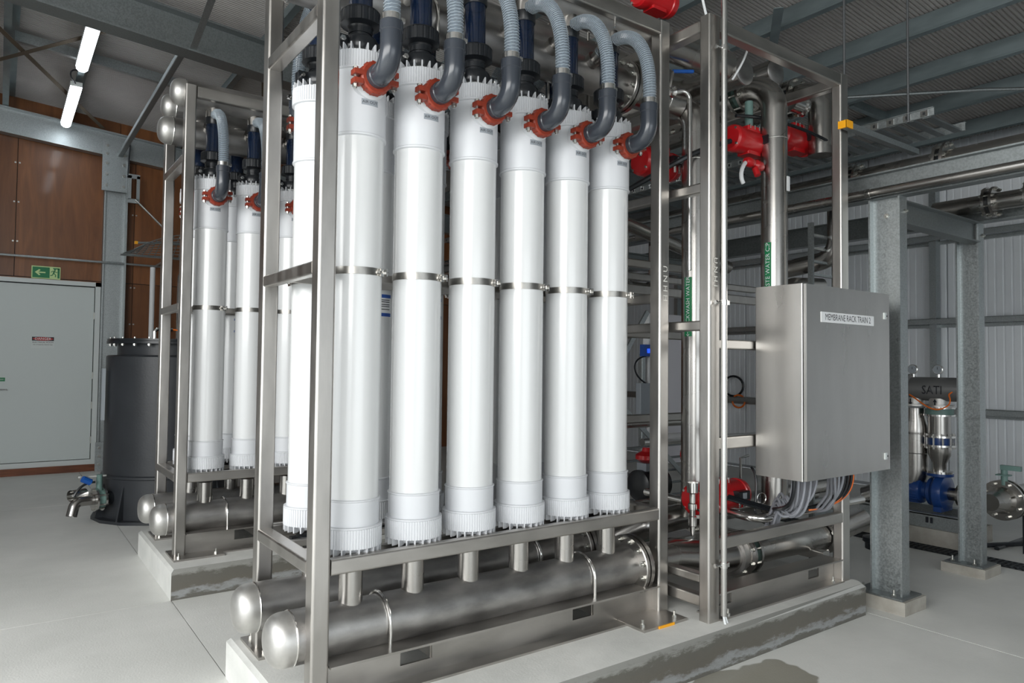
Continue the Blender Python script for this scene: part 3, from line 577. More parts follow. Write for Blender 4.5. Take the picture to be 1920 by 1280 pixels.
# hose template (local frame = module axis)
HOSE = thing('air_hose', '', 'hose', (0, 0, 0), 'air hoses')
hp = bez((0, EY, NZ+.165), (0, EY-.03, 2.53), (0, -0.215, 2.765), (0, 0.085, 2.655), 170)
g = G(); g.tube(hp, 0.0335, 14, cap=False); part('hose_wall', g, 'hose', HOSE)
g = G()
hp2 = []; NT = 62; seg = 9
for i in range(NT*seg+1):
    t_ = i/(NT*seg); f = t_*170; k = min(int(f), 169); p = hp[k].lerp(hp[k+1], f-k); d = (hp[min(k+1, 170)]-hp[max(k-1, 0)]).normalized()
    u, v, _ = Vector((1, 0, 0)), d.cross(Vector((1, 0, 0))).normalized(), 0; a = 2*PI*i/seg; hp2.append(p+(u*cos(a)+v*sin(a))*0.0358)
g.tube(hp2, 0.0019, 4); part('hose_spiral', g, 'rib_hose', HOSE)
g = G(); g.lathe((0, EY, NZ+.193), (0, 0, 1), [(0.036, 0), (0.0395, 0), (0.0395, 0.026), (0.036, 0.026)], 24, False, False); g.box(0.034, 0.058, EY-.012, EY+.012, NZ+.198, NZ+.214); g.cyl((0.04, EY-.02, NZ+.206), (0.04, EY+.03, NZ+.206), 0.006, n=8)
part('hose_clamp', g, 'bright', HOSE)
pe = hp[-1]; de = Vector((0, 0.94, -0.34)).normalized()
g = G(); [g.lathe(pe-de*(.045+.022*k), de, [(0.034, 0), (0.0395, 0), (0.0395, 0.014), (0.034, 0.014)], 20, False, False) for k in range(2)]; g.cyl(pe-de*.03+Vector((-.05, 0, .03)), pe-de*.03+Vector((.05, 0, .03)), 0.005, n=6); part('hose_clamp', g, 'bright', HOSE)

# sight tube template
SIGHT = thing('sight_tube', '', 'sight tube', (0, 0, 0), 'sight tubes')
g = G(); g.lathe(O, (0, 0, 1), [(0.052, 2.212), (0.074, 2.214), (0.078, 2.222), (0.078, 2.262), (0.072, 2.272), (0.052, 2.274)], 32)
for s_ in (-1, 1): g.box(s_*.092-.024, s_*.092+.024, -0.028, -0.006, 2.218, 2.268); g.box(s_*.092-.024, s_*.092+.024, 0.006, 0.028, 2.218, 2.268)
c1 = part('grooved_coupling', g, 'black', SIGHT)
g = G(); [g.cyl((s_*.098, -.048, 2.243), (s_*.098, .048, 2.243), 0.009, n=8) for s_ in (-1, 1)]; [g.cyl((s_*.098, -.045, 2.243), (s_*.098, -.030, 2.243), 0.014, n=6) for s_ in (-1, 1)]; part('coupling_bolt', g, 'bright', c1)
part('reducer', G().lathe(O, (0, 0, 1), [(0.050, 2.272), (0.050, 2.292), (0.054, 2.293), (0.054, 2.318), (0.066, 2.335)], 28, False, False), 'black', SIGHT)
g = G(); g.gear(O, 2.335, 2.392, 0.087, 0.084, 20); g.lathe(O, (0, 0, 1), [(0.060, 2.325), (0.088, 2.335)], 28); g.lathe(O, (0, 0, 1), [(0.088, 2.392), (0.082, 2.400), (0.060, 2.402)], 28); part('union_nut', g, 'black', SIGHT)
g = G(); g.lathe(O, (0, 0, 1), [(0.053, 2.395), (0.053, 2.69)], 28, False, False); part('clear_tube', g, 'sight', SIGHT)
g = G(); g.lathe(O, (0, 0, 1), [(0.057, 2.615), (0.060, 2.62), (0.060, 2.67), (0.052, 2.672)], 28); part('upper_socket', g, 'black', SIGHT)
g = G(); g.lathe((0, 0, -0.085), (0, 0, 1), [(0.060, 0.02), (0.070, 0.025), (0.070, 0.055), (0.060, 0.06)], 28); 
for s_ in (-1, 1): g.box(s_*.082-.018, s_*.082+.018, -0.02, 0.02, -0.07, -0.03)
c2 = part('lower_coupling', g, 'black', SIGHT)
g = G(); [g.cyl((s_*.088, -.03, -.05), (s_*.088, .03, -.05), 0.008, n=6) for s_ in (-1, 1)]; part('coupling_bolt', g, 'bright', c2)

ORD = ['first', 'second', 'third', 'fourth', 'fifth', 'sixth']
ZM = 0.78; DX = 0.306; X0 = 1.2826; YFm, YBm = 2.969, 3.471
for (rack, dy) in (('near', 0.0), ('far', 2.72)):
    for (row, yy, rot) in (('front', YFm, 0), ('back', YBm, PI)):
        for k in range(6):
            loc = (X0+DX*k, yy+dy, ZM); w1 = f'{ORD[k]} from the left, {row} row of the {rack} rack'
            if row == 'front': w2 = f'white ribbed-cap membrane tube, {w1}'
            else: w2 = f'white membrane tube standing behind, {w1}'
            mo = dup(MOD, loc, rot, w2, f'membrane tubes of the {rack} rack')
            if row == 'back':
                o = bpy.data.objects.new('data_label', None)
                bpy.data.objects.remove(o)
            dup(HOSE, loc, rot, f'clear spiral air hose, {w1}', f'air hoses of the {rack} rack')
            dup(SIGHT, loc, rot, f'blue sight tube, {w1}', f'sight tubes of the {rack} rack')
            if row == 'back':
                if 'lblmesh' not in globals(): lblmesh = mesh('data_label', MODLAB, ['label', 'inkblue', 'ink'], (0, 0, 0))
                o = bpy.data.objects.new('data_label', lblmesh); C.collection.objects.link(o); o.parent = mo; o.rotation_euler = (0, 0, PI)
for r_ in (MOD, HOSE, SIGHT):
    for o in list(r_.children_recursive): bpy.data.objects.remove(o)
    bpy.data.objects.remove(r_)

# ------------------------------------------------------------------ headers
def header(name, dy, y, z, x0, x1, r, lab, mt_, stubs=None, ports=None, flange=True, ub=(1.42, 2.62), capx=True):
    t = thing(name, lab, 'header pipe', ((x0+x1)/2, y+dy, z-r))
    g = G(); g.cyl((x0+.10, y+dy, z), (x1, y+dy, z), r, n=40); part('pipe', g, mt_, t)
    c = (x0+.10, y+dy, z)
    g = G(); g.lathe(c, (-1, 0, 0), [(r, 0), (r, 0.03)]+[(r*cos(a)**0.62, 0.03+0.07*sin(a)) for a in [k*PI/18 for k in range(1, 9)]]+[(0.003, 0.1)], 40, False, True); part('end_cap', g, 'dome' if mt_ == 'pipem' else 'dome', t)
    part('weld_seam', G().ring((c[0], c[1], c[2]), (1, 0, 0), r, 0.004, 40, 6), 'bright', t)
    if stubs:
        for (zz0, zz1, rr) in (stubs,):
            for k in range(6): part('stub', G().cyl((X0+DX*k, y+dy, zz0), (X0+DX*k, y+dy, zz1), rr, n=28), 'pipe', t)
    if ports:
        for s_ in (-1, 1):
            for k in range(6):
                d = Vector((0, s_*0.94, 0.34)); p = Vector((X0+DX*k, y+dy, z))
                g = G(); g.cyl(p+d*(r-.02), p+d*(r+.035), 0.046, n=24); g.cyl(p+d*(r+.03), p+d*(r+.12), 0.030, n=20); part('hose_port', g, 'pipe', t)
    if flange:
        g = G(); g.lathe((x1-.03, y+dy, z), (1, 0, 0), [(r+.055, 0), (r+.06, 0.004), (r+.06, 0.024)], 40); f = part('flange', g, 'pipe', t)
        g = G(); g.lathe((x1, y+dy, z), (1, 0, 0), [(r+.06, 0.004), (r+.06, 0.030)], 40); part('flange', g, 'pipe', t)
        g = G()
        for k in range(12):
            a = 2*PI*(k+.5)/12; p = (x1-.03, y+dy+(r+.036)*cos(a), z+(r+.036)*sin(a)); g.bolt(p, (-1, 0, 0), 0.016, 0.014, 0.016); g.cyl(p, (x1+.05, p[1], p[2]), 0.008, n=6)
        part('flange_bolt', g, 'bolt', f)
    for xu in ub:
        R = r+.010; pts = [(xu, y+dy-R, z-r-0.08)]+[Vector((xu, y+dy, z))+Vector((0, -cos(a), sin(a)))*R for a in [k*PI/16 for k in range(17)]]+[(xu, y+dy+R, z-r-0.08)]
        if z < 1: pts = [(p[0], p[1], max(p[2], 0.345)) for p in pts]
        if z > 3.5: pts = [(p[0], p[1], max(p[2], z-.10)) for p in pts]
        part('u_bolt', G().tube(pts, 0.0075, 8), 'bright', t)
    return t
HL = 0.1115
for (rk, dy) in (('near', 0.0), ('far', 2.72)):
    header('feed_header', dy, 2.969, 0.452, 0.915, 3.0, HL, f'large dull steel bottom header pipe, front one under the {rk} rack', 'pipem', stubs=(0.53, 0.70, 0.052))
    header('feed_header', dy, 3.43, 0.455, 0.905, 3.0, HL, f'large dull steel bottom header pipe, back one under the {rk} rack', 'pipem', stubs=(0.53, 0.70, 0.052))
    header('top_header', dy, 2.969, 3.60, 0.973, 3.25, 0.099, f'steel top header pipe over the front row of the {rk} rack', 'pipem', stubs=(3.43, 3.53, 0.058), flange=False, ub=(1.85, 2.75))
    header('top_header', dy, 3.471, 3.64, 0.995, 3.25, 0.099, f'steel top header pipe over the back row of the {rk} rack', 'pipem', stubs=(3.43, 3.57, 0.058), flange=False, ub=(1.85, 2.75))
    header('air_header', dy, 3.22, 3.372, 0.935, 3.16, 0.105, f'steel air header pipe between the hoses on top of the {rk} rack', 'pipem', ports=True, ub=(1.76, 2.66))

# ------------------------------------------------------------------ rack frames
def rackframe(dy, lab):
    t = thing('rack_frame', lab, 'frame', (2.1, 3.22+dy, 0.2)); XA, XB, YA, YB_ = 1.05, 3.154, 2.81, 3.635; s_ = 0.08
    y = lambda v: v+dy
    for (xa, ya) in ((XA, YA), (XB-s_, YA), (XA, YB_-s_), (XB-s_, YB_-s_)):
        part('post', G().bar(xa, xa+s_*(.96 if xa == XA else 1), y(ya), y(ya+s_), 0.2, 3.62 if ya > 3 or xa > 2 else 3.62, 0.01), 'steel', t)
    for ya in (YA, YB_-.05): part('bottom_rail', G().bar(XA+s_, XB-s_, y(ya), y(ya+.05), 0.727, 0.793), 'steelx', t)
    for ya in (YA+.23, YB_-.29): part('bearer', G().bar(XA+s_, XB-s_, y(ya), y(ya+.03), 0.727, 0.76, 0.004), 'steelx', t)
    for ya in (YA, YB_-.05): part('top_beam', G().bar(XA+s_, XB-s_, y(ya), y(ya+.05), 3.535, 3.62), 'steelx', t)
    for xa in (XA, XB-.05):
        part('side_rail', G().bar(xa, xa+(.07 if xa == XA else .05), y(YA+s_), y(YB_-s_), 0.727, 0.785), 'steel', t)
        part('side_rail', G().bar(xa, xa+.05, y(YA+s_), y(YB_-s_), 1.971, 2.027), 'steel', t)
        part('side_rail', G().bar(xa, xa+.07, y(YA+s_), y(YB_-s_), 3.06, 3.12), 'steel', t)
    for ya in (3.075, 3.345): part('clamp_rail', G().bar(XA+.05, XB-.05, y(ya), y(ya+.02), 1.98, 2.018, 0.003), 'steelx', t)
    for (yc, so) in ((2.865, 1), (3.575, -1)):   # base I-beams with fork pockets
        g = G(); g.box(XA+s_, XB-s_, y(yc-.07), y(yc+.07), 0.353, 0.363); g.box(XA+s_, XB-s_, y(yc-.09), y(yc+.09), 0.2, 0.211)
        w0 = XA+s_
        for (h0, h1) in ((1.475, 1.635), (2.475, 2.62)):
            g.box(w0, h0, y(yc-.006), y(yc+.006), 0.211, 0.353); g.box(h0, h1, y(yc-.006), y(yc+.006), 0.211, 0.268); g.box(h0, h1, y(yc-.006), y(yc+.006), 0.345, 0.353); w0 = h1
        g.box(w0, XB-s_, y(yc-.006), y(yc+.006), 0.211, 0.353); part('base_beam', g, 'steelx', t)
    for xc in (1.475, 1.635, 2.475, 2.62): part('pocket_plate', G().box(xc-.004, xc+.004, y(2.871), y(3.57), 0.268, 0.345), 'steel', t)
    for xc in (1.41, 2.61): part('cross_member', G().bar(xc, xc+.08, y(2.935), y(3.505), 0.30, 0.345), 'steel', t)
    for (xc, yc) in ((1.03, 2.70), (2.79, 2.65), (1.03, 3.43), (2.79, 3.47)):
        pl = part('base_plate', G().box(xc, xc+.34, y(yc), y(yc+.31), 0.2, 0.214), 'steelx', t)
        g = G(); [g.bolt((xc+a, y(yc+b_), 0.214), (0, 0, 1), 0.013, 0.013, 0.022) for a in (.04, .29) for b_ in ((.05,) if yc < 3 else (.05, .27))]; part('anchor_bolt', g, 'bolt', pl)
    return t
rk1 = rackframe(0, 'brushed steel rack frame standing on the near plinth')
rk2 = rackframe(2.72, 'brushed steel rack frame standing on the far plinth')
single('shim', G().box(2.90, 3.02, 2.644, 2.66, 0.2, 0.2135), 'yellow', 'thin yellow shim under the edge of the near rack foot plate', 'shim')
# chalk marks on the near uprights
t = single('chalk_marks', G().text('H H N U', 0.055, (3.0735, 2.835, 2.07), (0, 0, 1), (0, 1, 0), fn=lambda x, y: (3.12-y*.9, 2.8085, 2.08+x)), 'chalk', None, None)
t.parent = rk1; t.location = Vector(t.location)-rk1.location

# ------------------------------------------------------------------ cabinet bay frame (second frame on the near plinth)
t = thing('bay_frame', 'brushed steel frame to the right of the near rack, holding the cabinet', 'frame', (3.9, 3.05, 0.2)); bf = t
XA, XB, YA, YB2 = 3.18, 4.63, 2.543, 3.62
for (x0, x1, y0, y1) in ((3.18, 3.272, 2.543, 2.615), (4.54, 4.63, 2.543, 2.615), (3.18, 3.27, 3.55, 3.62), (4.54, 4.63, 3.55, 3.62)):
    part('post', G().bar(x0, x1, y0, y1, 0.2, 3.586, 0.010), 'steel', t)
for y0 in (2.543, 3.55):
    part('top_beam', G().bar(3.272, 4.54, y0, y0+.07, 3.505, 3.586), 'steelx', t)
    part('lower_rail', G().bar(3.272, 4.54, y0, y0+.05, 0.585, 0.652), 'steelx', t)
    g = G(); yc = y0+.07
    g.box(3.272, 4.54, yc-.07, yc+.07, 0.337, 0.347); g.box(3.272, 4.54, yc-.08, yc+.09, 0.2, 0.211)
    for (a, b_) in ((3.272, 3.33), (3.46, 4.24), (4.36, 4.54)): g.box(a, b_, yc-.006, yc+.006, 0.211, 0.337)
    g.box(3.33, 3.46, yc-.006, yc+.006, 0.211, 0.25); g.box(4.24, 4.36, yc-.006, yc+.006, 0.211, 0.25)
    part('base_beam', g, 'steelx', t)
for x0 in (3.19, 4.55):
    part('top_beam', G().bar(x0, x0+.07, 2.615, 3.55, 3.505, 3.575), 'steel', t)
for z0, z1 in ((2.586, 2.642), (1.805, 1.861), (0.40, 0.45), (0.27, 0.335)): part('side_rail', G().bar(3.19, 3.25, 2.615, 3.55, z0, z1), 'steel', t)
for x0, z0 in ((4.55, 0.30), (3.85, 0.26)): part('cross_member', G().bar(x0, x0+.08, 2.69, 3.56, z0, z0+.06), 'steel', t)
for y0, z0, z1 in ((2.57, 1.703, 1.759), (2.57, 1.134, 1.205), (3.55, 1.80, 1.86), (3.55, 2.30, 2.36), (3.55, 1.20, 1.26)): part('cabinet_rail', G().bar(3.27, 4.54, y0, y0+.04, z0, z1), 'steelx', t)
for x0 in (3.36, 4.44):
    g = G(); g.bolt((x0, 2.555, 0.211), (0, 0, 1), 0.013, 0.013, 0.025); part('anchor_bolt', g, 'bolt', t)
o = single('chalk_marks', G().text('U N H I', 0.05, (0, 0, 0), (1, 0, 0), (0, 1, 0), fn=lambda x, y: (3.228+y, 2.541, 2.13-x)), 'chalk', None, None); o.parent = bf; o.location = Vector(o.location)-bf.location
# conduit strapped to the second upright
t = thing('conduit_pipe', 'thin polished conduit strapped up the near upright of the cabinet bay', 'conduit', (3.262, 2.505, 0.24))
part('tube', G().tube([(3.262, 2.508, 0.24), (3.262, 2.508, 3.62), (3.24, 2.50, 3.80), (3.23, 2.49, 4.3)], 0.017, 14), 'steelp', t)
for z in (3.38, 1.945, 0.50):
    g = G(); g.lathe((3.262, 2.508, z), (0, 0, 1), [(0.0205, 0), (0.0205, 0.028)], 16); g.box(3.275, 3.298, 2.498, 2.52, z+.002, z+.026); g.cyl((3.205, 2.522, z+.014), (3.245, 2.512, z+.014), 0.006, n=8); g.cyl((3.205, 2.524, z+.014), (3.215, 2.521, z+.014), 0.013, n=6); part('clamp', g, 'bright', t)
single('cable_tail', G().tube(bez((3.257, 2.505, 0.245), (3.256, 2.50, 0.2), (3.258, 2.48, 0.17), (3.260, 2.47, 0.13)), 0.0065, 6).tube(bez((3.268, 2.505, 0.245), (3.275, 2.50, 0.22), (3.285, 2.50, 0.19), (3.292, 2.495, 0.175)), 0.0055, 6), 'wcable', 'two white cable tails hanging from the bottom of the polished conduit', 'cable')

# ------------------------------------------------------------------ control cabinet
t = thing('control_cabinet', 'stainless steel control cabinet labelled MEMBRANE RACK TRAIN 2', 'cabinet', (4.08, 2.39, 0.972))
cx0, cx1, cy0, cy1, cz0, cz1 = 3.62, 4.542, 2.234, 2.56, 0.972, 2.073
part('cabinet_body', G().bar(cx0, cx1, cy0+.024, cy1, cz0, cz1, 0.004), 'cab', t)
dr = part('door', G().box(cx0+.003, cx1-.003, cy0, cy0+.018, cz0+.004, cz1-.004), 'cab', t)
part('door_gasket', G().box(cx0+.012, cx1-.012, cy0+.017, cy0+.025, cz0+.012, cz1-.012), 'black', t)
for z in (1.93, 1.06):
    g = G(); g.box(4.468, 4.492, cy0-.006, cy0, z-.020, z+.020); part('lock_plate', g, 'frame', dr); g = G(); g.cyl((4.497, cy0, z), (4.497, cy0-.007, z), 0.006, n=10); part('lock', g, 'ink', dr)
g = G(); g.cur = 0; g.box(3.765, 4.345, cy0-.003, cy0, 1.862, 1.921)
g.cur = 1; g.text('MEMBRANE RACK TRAIN 2', 0.052, (4.055, cy0-.0036, 1.8915), (0.80, 0, 0), (0, 0, 1)); part('name_label', g, ['label', 'ink'], dr)
# cables below the cabinet
random.seed(11)
def loopc(x, y, dz, x2, y2, z2, r, sag): return G().tube(bez((x, y, 0.974), (x, y, 0.974-sag), (x2, y2, z2-dz), (x2, y2, z2), 18), r, 7)
n_ = 0
for i in range(12):
    x = 3.74+0.021*i+random.uniform(-.004, .004); y = 2.36+0.03*(i % 3); g = G(); xe = 3.88+random.uniform(-.035, .05)
    zb = 0.735+random.uniform(-.02, .06)
    g.tube(bez((x, y, 0.974), (x, y, zb), (xe-.05, y+.10, zb-.05), (xe, y+.16, zb+.02), 16)+bez((xe, y+.16, zb+.02), (xe+.03, y+.20, zb+.07), (xe+.06, y+.26, zb-.04), (xe+.08, y+.30, 0.60), 10)[1:], 0.0085, 7)
    single('signal_cable', g, 'gcable', 'grey cable in the left drooping bundle under the cabinet', 'cable', group='grey cables of the left bundle under the cabinet')
for i in range(7):
    x = 4.12+0.017*i; y = 2.36+0.03*(i % 3); g = G(); xe = 4.22+random.uniform(-.02, .03)
    g.tube(bez((x, y, 0.974), (x, y, 0.85), (xe, y+.05, 0.80), (xe+.02, y+.12, 0.72), 14)+bez((xe+.02, y+.12, 0.72), (xe+.05, y+.2, 0.66), (xe+.1, y+.4, 0.68), (xe+.2, y+.7, 0.66), 8)[1:], 0.0085, 7)
    single('signal_cable', g, 'gcable', 'grey cable in the right bundle under the cabinet', 'cable', group='grey cables of the right bundle under the cabinet')
for i in range(5):
    x = 4.27+0.02*i; y = 2.38+0.03*(i % 2); g = G()
    g.tube(bez((x, y, 0.974), (x+.02, y, 0.80), (x+.03, y+.1, 0.74), (x-.08, y+.22, 0.70), 16)+bez((x-.08, y+.22, 0.70), (x-.3, y+.3, 0.66), (x-.4, y+.45, 0.75), (x-.6, y+.6, 0.80), 8)[1:], 0.009, 7)
    single('power_cable', g, 'black', 'black cable in the loop at the right under the cabinet', 'cable', group='black cables under the cabinet')
single('power_cable', G().tube(bez((3.70, 2.36, 0.974), (3.70, 2.36, 0.80), (3.76, 2.45, 0.78), (3.86, 2.6, 0.74), 16), 0.012, 7), 'black', 'black cable hanging alone at the left end under the cabinet', 'cable')
for i in range(3):
    g = G(); x = 4.36+.02*i; g.tube(bez((x, 2.40, 0.974), (x+.03, 2.40, 0.83), (x+.02, 2.45, 0.74), (x-.16, 2.58, 0.70), 16), 0.008, 7)
    single('network_cable', g, 'ocable', 'orange cable at the right end under the cabinet', 'cable', group='orange cables under the cabinet')

# ------------------------------------------------------------------ pipework inside the bay
def flanges(t, p, d, R, gap, nb=8, body='green', th=0.02, rb=None):
    p = Vector(p); u, v, d = basis(d); g = G()
    part('flange', G().cyl(p-d*(gap/2+th), p-d*gap/2, R, n=32), 'pipe', t); part('flange', G().cyl(p+d*gap/2, p+d*(gap/2+th), R, n=32), 'pipe', t)
    part('valve_disc', G().cyl(p-d*gap/2, p+d*gap/2, rb or R*.74, n=28), body, t)
    for k in range(nb):
        a = 2*PI*(k+.5)/nb; q = p+(u*cos(a)+v*sin(a))*R*.86; g.cyl(q-d*(gap/2+th+.02), q+d*(gap/2+th+.02), R*.06, n=6)
        for s_ in (-1, 1): g.cyl(q+d*s_*(gap/2+th), q+d*s_*(gap/2+th+.012), R*.11, n=6)
    part('flange_bolt', g, 'bolt', t)
# pipe B: waste water
t = thing('waste_pipe', 'large polished pipe labelled WASTE WATER CIP rising behind the cabinet', 'pipe', (4.3, 2.89, 0.6)); r = 0.087
part('riser', G().tube(poly_round([(4.3, 2.89, 0.62), (4.3, 2.89, 3.575), (4.3, 3.2, 3.575)], 0.20, 12)[:-1], r, 32), 'pipe', t)
part('weld_seam', G().ring((4.3, 2.89, 3.17), (0, 0, 1), r, 0.0035, 36), 'bright', t)
part('inlet', G().cyl((4.3, 3.08, 3.575), (4.3, 4.6, 3.575), r, n=32), 'pipe', t)
flanges(t, (4.3, 3.14, 3.575), (0, 1, 0), 0.150, 0.055)
g = G(); g.cur = 0
def stripe(g, cx, cy, r, a0, wd, z0, z1):
    vs = []; n = 5
    for z in (z0, z1):
        for k in range(n+1): a = a0+(k/n-.5)*wd/r; vs.append((cx+(r+.0008)*cos(a), cy+(r+.0008)*sin(a), z))
    g.add(vs, [(k, k+1, n+2+k, n+1+k) for k in range(n)])
def vtext(g, s_, size, cx, cy, r, a0, zc): g.text(s_, size, (0, 0, 0), (1, 0, 0), (0, 1, 0), fn=lambda x, y: (cx+(r+.0016)*cos(a0-y/r), cy+(r+.0016)*sin(a0-y/r), zc+x))
aB = math.atan2(-2.89, -4.3)-0.50
stripe(g, 4.3, 2.89, r, aB, 0.048, 2.07, 2.45); g.cur = 1; vtext(g, 'WASTE WATER CIP', 0.042, 4.3, 2.89, r, aB, 2.265); part('pipe_label', g, ['signg', 'label'], t)
# pipe A: backwash
t = thing('backwash_pipe', 'large polished pipe labelled BACKWASH WATER between the two uprights', 'pipe', (3.75, 3.12, 0.6))
part('riser', G().tube(poly_round([(3.75, 3.12, 0.62), (3.75, 3.12, 3.36), (3.75, 3.4, 3.37)], 0.17, 12)[:-1], r, 32), 'pipe', t)
part('inlet', G().cyl((3.75, 3.28, 3.37), (3.75, 4.6, 3.37), r, n=32), 'pipe', t)
part('weld_seam', G().ring((3.75, 3.12, 2.98), (0, 0, 1), r, 0.0035, 36), 'bright', t)
flanges(t, (3.75, 3.40, 3.37), (0, 1, 0), 0.150, 0.055)
aA = math.atan2(-3.12, -3.75)-0.52; g = G(); g.cur = 0; stripe(g, 3.75, 3.12, r, aA, 0.055, 1.80, 2.19); g.cur = 1; vtext(g, '\u2190 BACKWASH WATER', 0.038, 3.75, 3.12, r, aA, 1.995); part('pipe_label', g, ['signg', 'label'], t)
# capped collector pipes running back from the bay
t = thing('collector_pipe', 'polished pipe with a flat cap at the top of the cabinet bay, nearer one', 'pipe', (3.95, 3.5, 3.45))
part('pipe', G().cyl((3.95, 2.88, 3.56), (3.95, 5.4, 3.56), 0.095, n=36), 'pipe', t); part('end_cap', G().lathe((3.95, 2.885, 3.56), (0, -1, 0), [(0.095, 0), (0.092, 0.012), (0.075, 0.022), (0.04, 0.026)], 36), 'pipem', t)
t = thing('collector_pipe', 'polished pipe with a flat cap behind the flanged valve, farther one', 'pipe', (4.75, 3.7, 3.7))
part('pipe', G().cyl((4.72, 3.16, 3.84), (4.72, 5.4, 3.84), 0.10, n=36), 'pipe', t); part('end_cap', G().lathe((4.72, 3.165, 3.84), (0, -1, 0), [(0.10, 0), (0.097, 0.012), (0.08, 0.022), (0.04, 0.026)], 36), 'pipem', t)
t = thing('collector_pipe', 'polished pipe with ring seams and flange right of the farther capped pipe', 'pipe', (5.0, 3.7, 3.5))
part('pipe', G().cyl((4.98, 3.2, 3.70), (4.98, 5.6, 3.70), 0.10, n=36), 'pipe', t); flanges(t, (4.98, 3.17, 3.70), (0, 1, 0), 0.15, 0.05, 8, 'black')
part('weld_seam', G().ring((4.98, 3.4, 3.70), (0, 1, 0), 0.10, 0.004, 36), 'bright', t)
part('elbow', G().tube(poly_round([(4.98, 3.12, 3.70), (4.98, 2.95, 3.70), (4.98, 2.95, 3.2)], 0.13), 0.09, 28), 'pipe', t)
# pipes crossing above, seen between uprights of near rack and bay
t = thing('cross_pipe', 'thick dull steel pipe crossing behind the hoses towards the cabinet bay', 'pipe', (3.6, 3.22, 3.27))
part('pipe', G().cyl((3.20, 3.22, 3.372), (3.66, 3.22, 3.372), 0.105, n=36), 'pipe', t); part('weld_seam', G().ring((3.52, 3.22, 3.372), (1, 0, 0), 0.105, 0.004, 36), 'bright', t)
single('cross_pipe', G().cyl((3.25, 3.471, 3.64), (4.9, 3.471, 3.64), 0.099, n=32), 'pipe', 'dull pipe continuing the back top header through the cabinet bay', 'pipe')
single('cross_pipe', G().cyl((3.25, 2.969, 3.60), (3.86, 2.969, 3.60), 0.099, n=32), 'pipe', 'dull pipe joining the front top header to the nearer capped pipe', 'pipe')
single('diagonal_pipe', G().cyl((3.33, 3.52, 2.62), (4.62, 3.52, 2.38), 0.05, n=20), 'pipe', 'steel pipe sloping down to the right behind the uprights', 'pipe')
single('sample_tube', G().tube(poly_round([(3.35, 2.98, 3.30), (3.47, 2.93, 3.34), (3.47, 2.93, 2.2)], 0.05), 0.014, 12), 'bright', 'slim polished tube with a bend at its top between the uprights', 'tube')
t = thing('sample_valve', 'small ball valve with blue lever beside the upright top', 'valve', (3.35, 3.0, 3.3))
part('valve_body', G().lathe((3.30, 2.98, 3.30), (1, 0, .2), [(0.02, 0), (0.032, 0.02), (0.024, 0.05), (0.036, 0.07), (0.02, 0.09)], 14), 'bright', t)
part('lever', G().cyl((3.36, 2.97, 3.44), (3.50, 2.93, 3.46), 0.012, n=8), 'blueh', t, 'blue lever')
part('stem', G().cyl((3.34, 2.98, 3.32), (3.36, 2.97, 3.44), 0.008, n=8), 'bright', t)
single('air_line', G().tube(bez((3.28, 2.7, 3.86), (3.35, 2.7, 3.62), (3.46, 2.72, 3.52), (3.44, 2.74, 3.66))+bez((3.44, 2.74, 3.66), (3.44, 2.75, 3.5), (3.5, 2.8, 3.4), (3.56, 2.9, 3.2)), 0.008, 6), 'wcable', 'loose grey air line looping between the uprights near the top', 'cable')
single('air_line', G().tube(bez((3.60, 2.62, 3.62), (3.72, 2.64, 3.66), (3.76, 2.7, 3.56), (3.72, 2.8, 3.42)), 0.007, 6), 'wcable', 'short grey air line loop under the bay top beam', 'cable')

def actuator(lab, c, L, r, limit=True, d=(1, 0, 0), stem=None):
    t = thing('valve_actuator', lab, 'actuator', c); c = Vector(c); u, v, d = basis(d)
    part('cylinder', G().lathe(c-d*L/2, d, [(r*.80, 0), (r*.95, 0.012), (r, 0.03), (r, 0.055), (r*.93, 0.06), (r*.93, L-.06), (r, L-.055), (r, L-.03), (r*.92, L-.01), (r*.6, L)], 36), 'red', t)
    part('housing', G().bar(c.x-r*.75, c.x+r*.75, c.y-r*.55, c.y+r*.55, c.z-r*1.0, c.z+r*1.12, 0.012), 'red', t)
    g = G(); [g.cyl(c-d*(L/2-.02)+u*r*.8*cos(a)+v*r*.8*sin(a), c-d*(L/2+.006)+u*r*.8*cos(a)+v*r*.8*sin(a), 0.009, n=6) for a in (0.7, 2.3, 3.9, 5.5)]; [g.cyl(c+Vector((x, -r*.5, r*.9)), c+Vector((x, -r*.5, r*1.22)), 0.008, n=6) for x in (-.05, .0, .05)]; part('bolt', g, 'bright', t)
    if limit:
        q = c+Vector((L*.22, -r*.9, r*.1)); b_ = part('solenoid', G().bar(q.x-.055, q.x+.055, q.y-.045, q.y+.01, q.z-.028, q.z+.03, 0.006), 'black', t)
        part('solenoid_label', G().box(q.x-.02, q.x+.02, q.y-.047, q.y-.045, q.z-.018, q.z+.02), 'labelg', b_)
        g = G(); [g.cyl((q.x+a, q.y-.02, q.z-.075), (q.x+a, q.y-.02, q.z-.028), 0.009, n=8) for a in (-.02, .025)]; part('fitting', g, 'bright', b_)
    if stem is not None: part('stem', G().cyl(c+Vector((0, 0, r)), c+Vector((0, 0, stem)), 0.028, n=14), 'green', t)
    return t
actuator('red valve actuator hanging under the flanged valve at the top of the cabinet bay', (4.17, 3.0, 3.15), 0.42, 0.092, stem=0.29)
t = thing('positioner', 'small red and white solenoid assembly below the upper actuator', 'actuator', (4.1, 2.95, 2.93))
g = G(); g.lathe((4.02, 2.92, 2.985), (1, 0, -.1), [(0.02, 0), (0.032, .02), (0.032, .07), (0.02, .09), (0.036, .11), (0.036, .16), (0.02, .19)], 16); part('body', g, 'red', t)
